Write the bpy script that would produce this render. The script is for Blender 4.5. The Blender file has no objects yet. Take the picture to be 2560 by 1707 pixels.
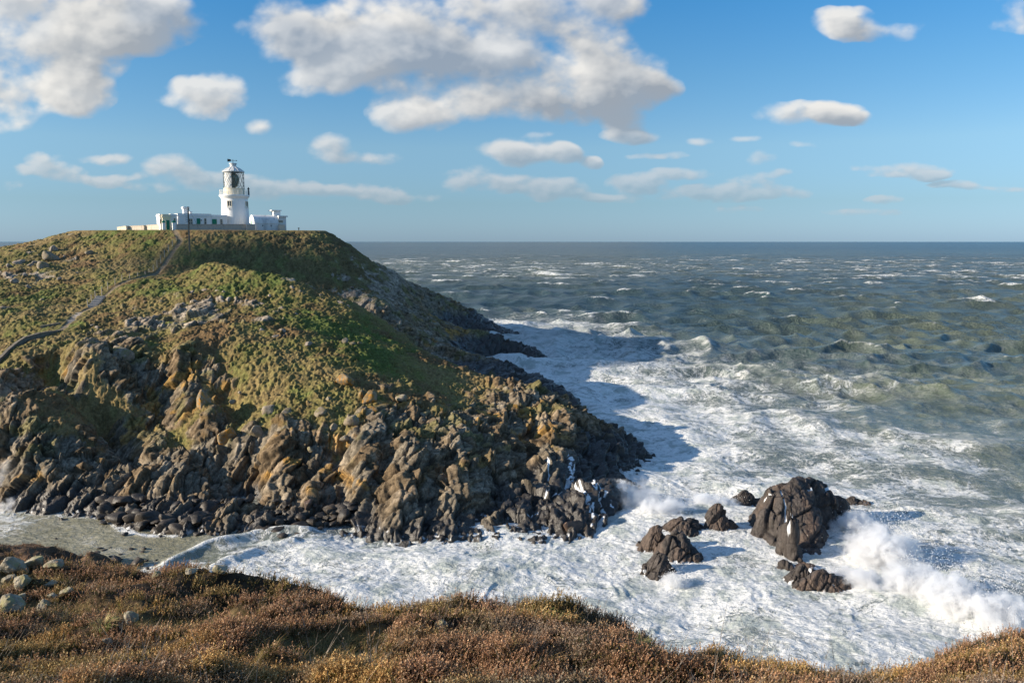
import bpy, math, random
import numpy as np
from mathutils import Vector

# ------------------------------------------------------------------ camera, sky, sun, exposure
SC = bpy.context.scene
CAMZ = 28.0
FPX = 1991.0
PITCH = math.radians(7.14)
cam_d = bpy.data.cameras.new("camera"); cam = bpy.data.objects.new("camera", cam_d)
SC.collection.objects.link(cam); SC.camera = cam
cam_d.sensor_width = 36.0; cam_d.lens = 36.0 * FPX / 2560.0
cam_d.clip_start = 0.3; cam_d.clip_end = 200000.0
cam.location = (0, 0, CAMZ)
cam.rotation_euler = (math.radians(90) - PITCH, 0, 0)

SUN_EL = math.radians(19.0)
SUN_AZ_VEC = (-0.978, -0.21)            # horizontal direction towards the sun
sun_d = bpy.data.lights.new("sun", 'SUN'); sun = bpy.data.objects.new("sun", sun_d)
SC.collection.objects.link(sun)
sun_d.energy = 5.0; sun_d.angle = math.radians(0.6); sun_d.color = (1.0, 0.87, 0.70)
_sd = Vector((SUN_AZ_VEC[0]*math.cos(SUN_EL), SUN_AZ_VEC[1]*math.cos(SUN_EL), math.sin(SUN_EL)))
sun.rotation_euler = _sd.to_track_quat('Z', 'Y').to_euler()
SC.view_settings.view_transform = 'Standard'
SC.view_settings.look = 'None'
SC.view_settings.gamma = 1.0
SC.view_settings.exposure = 0.85
SC.cycles.max_bounces = 8; SC.cycles.diffuse_bounces = 3; SC.cycles.glossy_bounces = 2
SC.cycles.volume_bounces = 4; SC.cycles.transparent_max_bounces = 12
SC.cycles.sample_clamp_indirect = 6.0

CT, ST = math.cos(PITCH), math.sin(PITCH)
def ray(px, py):
    a = (px - 1280.0) / FPX; b = (853.5 - py) / FPX
    return a, CT + b * ST, b * CT - ST          # x, y, z of the direction
def at(px, py, Y):                                # the point seen there at distance Y
    a, fy, fz = ray(px, py); t = Y / fy
    return (a * t, Y, CAMZ + fz * t)
def atz(px, py, z=0.0):                           # the point seen there at height z
    a, fy, fz = ray(px, py); t = (z - CAMZ) / fz
    return (a * t, fy * t, z)
def proj(x, y, z):
    dz = z - CAMZ
    f = y * CT - dz * ST; u = y * ST + dz * CT
    return 1280 + x / f * FPX, 853.5 - u / f * FPX

# ------------------------------------------------------------------ node helpers
def new_mat(name):
    m = bpy.data.materials.new(name); m.use_nodes = True
    nt = m.node_tree; nt.nodes.clear(); return m, nt
class NT:
    def __init__(s, nt): s.t = nt
    def n(s, typ, inp=None, **kw):
        nd = s.t.nodes.new(typ)
        for k, v in kw.items(): setattr(nd, k, v)
        for k, v in (inp or {}).items(): s.set(nd, k, v)
        return nd
    def set(s, nd, k, v):
        sock = nd.inputs[k]
        if isinstance(v, bpy.types.NodeSocket): s.t.links.new(v, sock)
        elif isinstance(v, bpy.types.Node): s.t.links.new(v.outputs[0], sock)
        else: sock.default_value = v
    def math(s, op, a, b=0.0, c=0.0, clamp=False):
        nd = s.n('ShaderNodeMath', operation=op, use_clamp=clamp)
        s.set(nd, 0, a); s.set(nd, 1, b); s.set(nd, 2, c); return nd.outputs[0]
    def vmath(s, op, a, b=(0, 0, 0)):
        nd = s.n('ShaderNodeVectorMath', operation=op)
        s.set(nd, 0, a)
        if op == 'SCALE': s.set(nd, 3, b)
        else: s.set(nd, 1, b)
        return nd.outputs[1] if op in ('LENGTH', 'DOT_PRODUCT', 'DISTANCE') else nd.outputs[0]
    def mix(s, f, a, b):
        nd = s.n('ShaderNodeMix', data_type='RGBA', clamp_factor=True)
        s.set(nd, 0, f)
        for i, v in ((6, a), (7, b)):
            if isinstance(v, tuple) and len(v) == 3: v = v + (1.0,)
            s.set(nd, i, v)
        return nd.outputs[2]
    def mixf(s, f, a, b):
        nd = s.n('ShaderNodeMix', data_type='FLOAT', clamp_factor=True)
        s.set(nd, 0, f); s.set(nd, 2, a); s.set(nd, 3, b); return nd.outputs[0]
    def ramp(s, v, lo, hi, a=0.0, b=1.0, smooth=True):
        nd = s.n('ShaderNodeMapRange', interpolation_type='SMOOTHSTEP' if smooth else 'LINEAR')
        s.set(nd, 0, v); s.set(nd, 1, lo); s.set(nd, 2, hi); s.set(nd, 3, a); s.set(nd, 4, b)
        return nd.outputs[0]
    def noise(s, vec, scale, detail=4.0, rough=0.55, dist=0.0, dim='3D', typ='FBM', col=False):
        nd = s.n('ShaderNodeTexNoise', noise_dimensions=dim, noise_type=typ)
        s.set(nd, 'Vector', vec); s.set(nd, 'Scale', scale); s.set(nd, 'Detail', detail)
        s.set(nd, 'Roughness', rough); s.set(nd, 'Distortion', dist)
        return nd.outputs[1 if col else 0]
    def attr(s, name, out=2):
        return s.n('ShaderNodeAttribute', attribute_name=name).outputs[out]
    def principled(s, **kw):
        nd = s.n('ShaderNodeBsdfPrincipled')
        for k, v in kw.items():
            if isinstance(v, tuple) and len(v) == 3: v = v + (1.0,)
            s.set(nd, k.replace('_', ' '), v)
        return nd
    def out(s, surf=None, vol=None):
        o = s.n('ShaderNodeOutputMaterial')
        if surf is not None: s.set(o, 'Surface', surf)
        if vol is not None: s.set(o, 'Volume', vol)

# ------------------------------------------------------------------ world: sky with clouds
W = bpy.data.worlds.new("World"); SC.world = W; W.use_nodes = True
W.node_tree.nodes.clear()
w = NT(W.node_tree)
sky = w.n('ShaderNodeTexSky', sky_type='NISHITA', sun_disc=False)
sky.sun_elevation = SUN_EL
sky.sun_rotation = math.atan2(SUN_AZ_VEC[0], SUN_AZ_VEC[1])
sky.altitude = 0.0; sky.air_density = 1.0; sky.dust_density = 0.25; sky.ozone_density = 2.5
SKY_STRENGTH = 0.13
SKYGRADE = [(0.003, (0.251, 0.396, 0.759)), (0.046, (0.281, 0.392, 0.579)), (0.112, (0.39, 0.497, 0.591)), (0.191, (0.305, 0.506, 0.626)), (0.273, (0.207, 0.505, 0.685)), (0.4, (0.5, 0.72, 0.85)), (0.65, (0.95, 0.95, 0.95))]
tc = w.n('ShaderNodeTexCoord').outputs['Generated']
sep = w.n('ShaderNodeSeparateXYZ', {0: tc})
# cloud list: direction as tangent coordinates (x/y, z/y), radii and weight
def dirc(px, py):
    a, fy, fz = ray(px, py); return a / fy, fz / fy
CL = [(250,455,70,14,.6),(590,440,50,18,.6),(640,455,60,14,.6),(820,470,60,16,.6),(1080,485,70,12,.5),(1560,500,60,10,.5),(60,420,40,18,.6),(110,405,40,18,.6),(230,400,40,12,.6),(380,470,60,10,.5),(1950,440,40,10,.5),(1850,360,50,9,.5),(1600,350,60,14,.6),(1330,350,60,10,.5),(2390,455,60,8,.5),(60,20,300,105,1.0),(310,35,170,85,.9),(90,160,190,70,1.0),(60,240,150,45,.9),(30,290,70,30,.9),(190,235,95,42,.95),
 (660,60,120,70,.48),(780,70,90,50,.7),(920,70,190,85,1.0),(1180,10,330,70,.85),(1450,40,120,80,.85),(800,180,100,45,.8),(980,130,220,90,1.0),
 (1230,170,240,90,1.0),(1480,170,130,75,1.0),(1570,235,110,45,1.0),(1060,290,80,38,1.0),(1180,275,190,50,1.0),(1400,260,220,55,1.0),
 (495,250,75,48,1.0),(565,235,60,52,1.0),(530,290,60,26,.8),(408,262,34,16,.5),(675,305,38,20,.75),
 (842,357,52,34,.9),(935,382,80,20,.75),(1590,322,50,24,.62),(1640,345,40,16,.5),
 (1240,380,60,24,.78),(1330,395,120,28,.9),(1420,398,45,24,.85),
 (1170,450,72,30,.88),(1270,468,70,20,.75),(1400,482,80,24,.78),(1500,497,70,12,.7),(1610,463,62,24,.8),(1490,420,35,14,.6),
 (1720,440,70,14,.65),(1800,490,130,20,.85),(1890,470,80,28,.9),(1960,485,60,16,.75),(1985,292,95,28,.78),(2075,282,65,26,.82),(2140,296,30,16,.5),
 (2130,48,95,30,.46),(2240,74,110,26,.44),(2530,35,90,62,.72),(1750,362,35,10,.6),(1895,405,45,18,.6),
 (2145,422,60,10,.62),(2210,437,50,8,.6),(2285,425,85,18,.72),(2330,432,40,12,.6),(2445,462,60,7,.5),(2215,500,40,10,.55),(2010,375,40,9,.45),(2520,466,50,8,.5),
 (78,388,30,16,.62),(145,437,60,24,.78),(290,406,45,14,.6),(430,428,60,28,.82),(500,452,60,22,.7),(660,462,70,30,.72),(750,460,60,20,.62),
 (915,470,70,22,.62),(985,480,70,18,.55),(1660,395,60,8,.45),(1830,530,90,9,.35),(2180,530,110,8,.35),(350,450,20,10,.4),(20,460,40,14,.4)]
grade = w.n('ShaderNodeVectorMath', operation='MULTIPLY')
cr = w.n('ShaderNodeValToRGB', {0: sep.outputs[2]})
while len(cr.color_ramp.elements) < 7: cr.color_ramp.elements.new(0.5)
for e, (ps, c) in zip(cr.color_ramp.elements, SKYGRADE): e.position = ps; e.color = c + (1,)
w.set(grade, 0, sky.outputs[0]); w.set(grade, 1, cr.outputs[0])
bg = w.n('ShaderNodeBackground', {0: grade.outputs[0], 1: SKY_STRENGTH})
w.n('ShaderNodeOutputWorld', {0: bg.outputs[0]})
# ------------------------------------------------------------------ numpy noise, fields, meshes
def hsh(a, b, c, k):
    h = (a.astype(np.int64) * 374761393 + b.astype(np.int64) * 668265263 + c.astype(np.int64) * 2147483647 + k * 974634777) & 0xffffffff
    h = ((h ^ (h >> 13)) * 1274126177) & 0xffffffff
    h = ((h ^ (h >> 16)) * 2246822519) & 0xffffffff
    return ((h ^ (h >> 15)) & 0xffffff).astype(np.float32) / 16777216.0
def vnoise(x, y, z=None, seed=0):
    x = np.asarray(x, np.float32); y = np.asarray(y, np.float32)
    ix, iy = np.floor(x), np.floor(y); fx, fy = x - ix, y - iy
    fx = fx*fx*fx*(fx*(fx*6-15)+10); fy = fy*fy*fy*(fy*(fy*6-15)+10)
    ix = ix.astype(np.int64); iy = iy.astype(np.int64)
    if z is None:
        z0 = np.zeros_like(ix)
        a = hsh(ix, iy, z0, seed); b = hsh(ix+1, iy, z0, seed); c = hsh(ix, iy+1, z0, seed); d = hsh(ix+1, iy+1, z0, seed)
        return ((a*(1-fx)+b*fx)*(1-fy) + (c*(1-fx)+d*fx)*fy) * 2 - 1
    z = np.asarray(z, np.float32); iz = np.floor(z); fz = z - iz; fz = fz*fz*fz*(fz*(fz*6-15)+10); iz = iz.astype(np.int64)
    r = 0
    for k in (0, 1):
        a = hsh(ix, iy, iz+k, seed); b = hsh(ix+1, iy, iz+k, seed); c = hsh(ix, iy+1, iz+k, seed); d = hsh(ix+1, iy+1, iz+k, seed)
        v = (a*(1-fx)+b*fx)*(1-fy) + (c*(1-fx)+d*fx)*fy
        r = r + v * (fz if k else 1-fz)
    return r * 2 - 1
def fbm(x, y, z=None, oct=4, gain=0.5, seed=0):
    s = 0; a = 1.0; t = 0; ca, sa = 0.8, 0.6
    x = np.asarray(x, np.float32); y = np.asarray(y, np.float32)
    for o in range(oct):
        s = s + a * vnoise(x, y, z, seed + o * 17); t += a; a *= gain
        x, y = (x*ca - y*sa) * 2.03 + 3.1, (x*sa + y*ca) * 2.03 - 1.7
        if z is not None: z = z * 2.03 + 5.3
    return s / t
def smooth(v, a, b):
    t = np.clip((v - a) / (b - a), 0, 1); return t * t * (3 - 2 * t)
def voronoi(P, seed=0):
    """nearest and second-nearest cell of jittered lattice points; returns F1, F2, offset to the seed, 3 randoms"""
    ip = np.floor(P).astype(np.int64); n = len(P)
    f1 = np.full(n, 9e9, np.float32); f2 = np.full(n, 9e9, np.float32)
    off = np.zeros((n, 3), np.float32); cid = np.zeros((n, 3), np.int64)
    for dx in (-1, 0, 1):
        for dy in (-1, 0, 1):
            for dz in (-1, 0, 1):
                c = ip + np.array([dx, dy, dz])
                v = np.empty((n, 3), np.float32)
                for k in range(3):
                    v[:, k] = P[:, k] - c[:, k] - (0.1 + 0.8 * hsh(c[:, 0], c[:, 1], c[:, 2], seed + k))
                d = np.sqrt((v * v).sum(1))
                m = d < f1
                f2 = np.where(m, f1, np.minimum(f2, d)); f1 = np.where(m, d, f1)
                off[m] = v[m]; cid[m] = c[m]
    R = np.stack([hsh(cid[:, 0], cid[:, 1], cid[:, 2], seed + 10 + k) for k in range(4)], 1)
    return f1, f2, off, R

class Field:
    """thin-plate surface through scattered points, kept on a coarse grid"""
    def __init__(s, pts, vals, x0, x1, y0, y1, n=260, lam=1e-3):
        pts = np.array(pts, float); vals = np.array(vals, float)
        if vals.ndim == 1: vals = vals[:, None]
        sc = max(x1 - x0, y1 - y0); s.b = (x0, x1, y0, y1); s.n = n
        p = pts / sc
        def U(d2): return 0.5 * d2 * np.log(d2 + 1e-12)
        d2 = ((p[:, None] - p[None]) ** 2).sum(2); N = len(p)
        A = np.zeros((N + 3, N + 3)); A[:N, :N] = U(d2) + np.eye(N) * lam * 0.01
        A[:N, N] = 1; A[:N, N+1:] = p; A[N, :N] = 1; A[N+1:, :N] = p.T
        sol = np.linalg.solve(A, np.vstack([vals, np.zeros((3, vals.shape[1]))]))
        gx = np.linspace(x0, x1, n) / sc; gy = np.linspace(y0, y1, n) / sc
        GX, GY = np.meshgrid(gx, gy); q = np.stack([GX.ravel(), GY.ravel()], 1)
        out = []
        for i in range(0, len(q), 8000):
            qq = q[i:i+8000]
            dd = ((qq[:, None] - p[None]) ** 2).sum(2)
            out.append(U(dd) @ sol[:N] + sol[N] + qq @ sol[N+1:])
        s.g = np.concatenate(out).reshape(n, n, -1).astype(np.float32)
    def __call__(s, x, y):
        x0, x1, y0, y1 = s.b; n = s.n
        fx = np.clip((np.asarray(x, float) - x0) / (x1 - x0) * (n - 1), 0, n - 1.001)
        fy = np.clip((np.asarray(y, float) - y0) / (y1 - y0) * (n - 1), 0, n - 1.001)
        ix = fx.astype(int); iy = fy.astype(int); fx = (fx - ix)[..., None]; fy = (fy - iy)[..., None]
        g = s.g
        return (g[iy, ix]*(1-fx) + g[iy, ix+1]*fx)*(1-fy) + (g[iy+1, ix]*(1-fx) + g[iy+1, ix+1]*fx)*fy

def grid_mesh(name, P, mat, attrs=None, smooth_shade=True, colors=None):
    """P is rows x cols x 3"""
    r, c = P.shape[:2]
    me = bpy.data.meshes.new(name)
    me.vertices.add(r * c); me.vertices.foreach_set("co", P.reshape(-1).astype(np.float32))
    idx = np.arange(r * c).reshape(r, c)
    q = np.stack([idx[:-1, :-1], idx[:-1, 1:], idx[1:, 1:], idx[1:, :-1]], -1).reshape(-1, 4)
    me.loops.add(q.size); me.loops.foreach_set("vertex_index", q.ravel().astype(np.int32))
    me.polygons.add(len(q)); me.polygons.foreach_set("loop_start", np.arange(0, q.size, 4, dtype=np.int32))
    if smooth_shade: me.polygons.foreach_set("use_smooth", np.ones(len(q), bool))
    me.update(); me.validate(verbose=False)
    for k, v in (attrs or {}).items():
        a = me.attributes.new(k, 'FLOAT', 'POINT'); a.data.foreach_set("value", np.asarray(v, np.float32).ravel())
    for k, v in (colors or {}).items():
        a = me.attributes.new(k, 'FLOAT_COLOR', 'POINT')
        v = np.asarray(v, np.float32).reshape(-1, 3); v = np.concatenate([v, np.ones((len(v), 1), np.float32)], 1)
        a.data.foreach_set("color", v.ravel())
    me.materials.append(mat)
    o = bpy.data.objects.new(name, me); SC.collection.objects.link(o)
    return o
def poly_mesh(name, V, F, mat, smooth_shade=False, colors=None):
    """V (n,3) array, F (m,k) array of k-gons"""
    V = np.asarray(V, np.float32); F = np.asarray(F, np.int32); k = F.shape[1]
    me = bpy.data.meshes.new(name)
    me.vertices.add(len(V)); me.vertices.foreach_set("co", V.ravel())
    me.loops.add(F.size); me.loops.foreach_set("vertex_index", F.ravel())
    me.polygons.add(len(F)); me.polygons.foreach_set("loop_start", np.arange(0, F.size, k, dtype=np.int32))
    if smooth_shade: me.polygons.foreach_set("use_smooth", np.ones(len(F), bool))
    me.update()
    if colors is not None:
        a = me.attributes.new("tint", 'FLOAT_COLOR', 'POINT')
        v = np.asarray(colors, np.float32); v = np.concatenate([v, np.ones((len(v), 1), np.float32)], 1)
        a.data.foreach_set("color", v.ravel())
    me.materials.append(mat)
    o = bpy.data.objects.new(name, me); SC.collection.objects.link(o)
    return o
def normals(P):
    du = np.gradient(P, axis=1); dv = np.gradient(P, axis=0)
    n = np.cross(du, dv); n /= np.linalg.norm(n, axis=2, keepdims=True) + 1e-9
    n *= np.sign(n[..., 2:3] + 1e-9); return n
def blur(a, n=1):
    for _ in range(n):
        p = np.pad(a, ((1, 1), (1, 1)) + ((0, 0),) * (a.ndim - 2), mode='edge')
        a = (p[:-2, 1:-1] + p[2:, 1:-1] + p[1:-1, :-2] + p[1:-1, 2:] + 2 * p[1:-1, 1:-1]) / 6
    return a
def tag(o, label=None, cat=None, group=None, kind=None):
    if label: o['label'] = label
    if cat: o['category'] = cat
    if group: o['group'] = group
    if kind: o['kind'] = kind
    return o
def polyline_dist(X, Y, pts):
    """distance to a polyline and the parameter along it (metres)"""
    best = np.full(np.shape(X), 1e9, np.float32); par = np.zeros(np.shape(X), np.float32); L = 0
    for (x0, y0), (x1, y1) in zip(pts[:-1], pts[1:]):
        dx, dy = x1 - x0, y1 - y0; l = math.hypot(dx, dy)
        t = np.clip(((X - x0) * dx + (Y - y0) * dy) / (l * l), 0, 1)
        d = np.hypot(X - x0 - t * dx, Y - y0 - t * dy); m = d < best
        best = np.where(m, d, best); par = np.where(m, L + t * l, par); L += l
    return best, par

# rock relief: tilted, cracked blocks pushed out of a smooth surface
_rz = math.radians(-24)     # blocks lean over to the right
ROT = np.array([[math.cos(_rz), 0, math.sin(_rz)], [0, 1, 0], [-math.sin(_rz), 0, math.cos(_rz)]], np.float32)
def rock_relief(P, size=3.2, amp=1.0, seed=1, levels=4, stretch=2.3, ribs=1.0):
    """P (n,3) -> outward displacement in metres, crack mask, block random"""
    wv = np.stack([fbm(P[:, 0]*.16, P[:, 1]*.16, P[:, 2]*.16, 2, .5, s+seed) for s in (1, 2, 3)], 1)
    disp = np.zeros(len(P), np.float32); crack = np.zeros(len(P), np.float32); rnd = None
    s = size; a = amp
    for l in range(levels):
        st = stretch if l < 2 else 1.5 if l == 2 else 1.1
        Q = ((P + wv * s * (.6 if l == 0 else .2)) @ ROT.T) / np.array([s, s, s * st], np.float32)
        f1, f2, off, R = voronoi(Q.astype(np.float32), seed + 100 * l)
        if rnd is None: rnd = R[:, 3]
        if l < 2 and ribs:
            wd = s * (1.05 if l == 0 else .95)
            u = (P @ np.array([.86, .22, -.46], np.float32)) / wd + R[:, 0] * (.55 if l == 0 else 1.0) + wv[:, 1] * .9
            fr = u - np.floor(u); saw = np.where(fr < .86, fr / .86, (1 - fr) / .14)
            disp += ((saw - .5) * amp * ribs * s * (.30 if l == 0 else .26)).astype(np.float32)
            crack = np.maximum(crack, smooth(fr, .90, .95) * (1 - smooth(fr, .97, 1.0)) * .7)
        g = (R[:, :3] - 0.5) * np.array([3.0, 3.0, 2.2]) + np.array([0.25, 0, 0.15])
        tilt = (off * g).sum(1)
        e = f2 - f1
        # a second plane trims each block, which gives it an arris
        g2 = (R[:, [2, 0, 1]] - 0.5) * 3.0
        tilt = np.minimum(tilt, (off * g2).sum(1) + 0.16)
        d = (R[:, 3] - 0.5) * 0.75 + tilt - (0.42 if l < 2 else .3) * (1 - smooth(e, 0.0, 0.09))
        disp += (np.clip(d, -1.1, 1.1) * a * s * 0.27).astype(np.float32)
        crack = np.maximum(crack, (1 - smooth(e, 0.0, 0.07 + .05 * l)) * (1.0, .8, .45, .25)[l])
        s *= 0.46; a *= (0.75, .8, .8, .7)[l]
    return disp, crack, rnd
# ------------------------------------------------------------------ clouds on the sky dome
def worley2(x, y, seed):
    ix, iy = np.floor(x).astype(np.int64), np.floor(y).astype(np.int64); f = np.full(x.shape, 9., np.float32); z0 = np.zeros_like(ix)
    for dx in (-1, 0, 1):
        for dy in (-1, 0, 1):
            cx, cy = ix + dx, iy + dy
            f = np.minimum(f, (x - cx - hsh(cx, cy, z0, seed))**2 + (y - cy - hsh(cx, cy, z0, seed + 1))**2)
    return np.sqrt(f)
def puffs(x, y, oct, seed):
    s = 0; a = 1.0; t = 0
    for o in range(oct):
        s = s + a * (.48 - worley2(x, y, seed + o*7)); t += a; a *= .5; x = x*2.1 + 3.7; y = y*2.1 - 1.3
    return s / t
def build_clouds():
    us = np.linspace(-0.80, 0.80, 1400); vs = np.linspace(0.004, 0.36, 420)
    Vg, Ug = np.meshgrid(vs, us, indexing='ij')
    def density(Ux, Vx, fine=True, oc=3):
        h = Vx + 0.13
        mixn = smooth(Vx, .05, .17)
        wx = h * .10 * fbm(Ux*7, Vx*8, oct=5, seed=401); wy = h * .06 * fbm(Ux*7, Vx*8, oct=5, seed=402)
        acc = np.zeros_like(Ux)
        for (cx, cy, rx, ry, wt) in CL:
            u0, v0 = dirc(cx, cy)
            r2 = ((Ux + wx - u0) * FPX / (rx * 1.32)) ** 2 + ((Vx + wy - v0) * FPX / (ry * 1.32)) ** 2
            e = (wt + .10 * (v0 < .13)) * np.clip(1 - r2, 0, 1)
            acc = acc + e * (1 - 0.70 * np.clip(acc, 0, 1))
        n0 = fbm(Ux * 8, Vx * 11, oct=3, gain=.5, seed=405)
        o1 = 8 if fine else oc
        n = mixn * fbm(Ux*15, Vx*21, oct=o1, gain=.50, seed=411) + (1-mixn) * fbm(Ux*27, Vx*44, oct=o1, gain=.50, seed=412)
        bil = mixn * puffs(Ux*20 + 2*wx/h, Vx*27, 3, 421) + (1-mixn) * puffs(Ux*38, Vx*60, 2, 425)
        d = acc * 1.25 - 0.42 + n * (1.0 + .15*acc) + bil * 0.60 + n0 * .24
        return np.where(acc > 0.003, d, -1.0) - .5 * (1 - smooth(acc, 0, .15))
    D = density(Ug, Vg)
    h = (Vg + 0.13) / 0.33
    dep = np.zeros_like(D)
    for k in range(1, 7):
        s = 0.0085 * k * h
        dep += np.clip(density(Ug - s * 0.80, Vg + s * 0.62, False), 0, 1.4)
    lit = np.exp(-dep * 0.34)
    rel = density(Ug, Vg, False, 5) - density(Ug - .009*h, Vg + .0085*h, False, 5)
    rel = rel * (1 + .5 * smooth(D, .2, .8))
    lit = lit * .78 + .11 + np.clip(rel * .42, -.18, .28)
    TONE = [(60,100,170,100,.30),(30,285,110,60,.35),(200,235,90,45,.25),(820,185,110,60,.25),(880,60,110,70,.22),(1265,112,55,45,.45),(1450,175,90,50,.32),(1040,285,110,40,.30),(1240,265,100,50,.15),(545,240,110,80,.25),
        (130,185,130,55,-.30),(430,80,160,90,-.28),(1500,250,170,60,-.34),(1640,240,80,50,-.3),(1120,160,110,60,-.15),(820,75,50,30,-.3),(690,70,140,80,-.3),(1330,210,110,50,-.14)]
    for (tx, ty, rx, ry, tw) in TONE:
        u0, v0 = dirc(tx, ty); wq = .03 * fbm(Ug*9, Vg*12, oct=4, seed=440)
        lit = lit + tw * np.exp(-(((Ug + wq - u0)*FPX/rx)**2 + ((Vg + wq - v0)*FPX/ry)**2))
    farf = smooth(Vg, 0.03, 0.17)
    glow = smooth(-Ug, 0.10, 0.62)
    alpha = smooth(D, -0.14, 0.78) * (0.50 + 0.47 * farf) * (.86 + .14 * smooth(fbm(Ug*10, Vg*14, oct=3, seed=450), -.3, .3))
    alpha *= smooth(Vg, 0.006, 0.035) * (1 - smooth(np.abs(Ug), .74, .795)) * (1 - smooth(Vg, .33, .358))
    dark = np.array([0.37, 0.415, 0.475]); white = np.array([0.95, 0.93, 0.89])
    darkf = np.array([0.36, 0.45, 0.53]); whitef = np.array([0.66, 0.665, 0.69])
    f = farf[..., None]
    lo = darkf * (1 - f) + dark * f; hi = whitef * (1 - f) + white * f
    L = np.clip(lit + glow * .12, 0, 1)[..., None]
    col = lo + (hi - lo) * L + glow[..., None] * np.array([.05, .04, .02])
    n = np.stack([Ug, np.ones_like(Ug), Vg], -1); n /= np.linalg.norm(n, axis=2, keepdims=True)
    P = n * 70000.0; P[..., 2] += CAMZ
    m, nt = new_mat("cloud_light"); q = NT(nt)
    em = q.n('ShaderNodeEmission', {0: q.attr("cloud", 0), 1: CLOUD_GAIN})
    tr = q.n('ShaderNodeBsdfTransparent')
    mx = q.n('ShaderNodeMixShader'); q.set(mx, 0, q.attr("cover")); q.set(mx, 1, tr.outputs[0]); q.set(mx, 2, em.outputs[0])
    q.out(mx.outputs[0])
    o = grid_mesh("sky", P, m, {"cover": alpha}, colors={"cloud": col})
    tag(o, "blue sky with broken white and grey clouds", None, None, "structure")
CLOUD_GAIN = 0.51
build_clouds()
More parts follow.
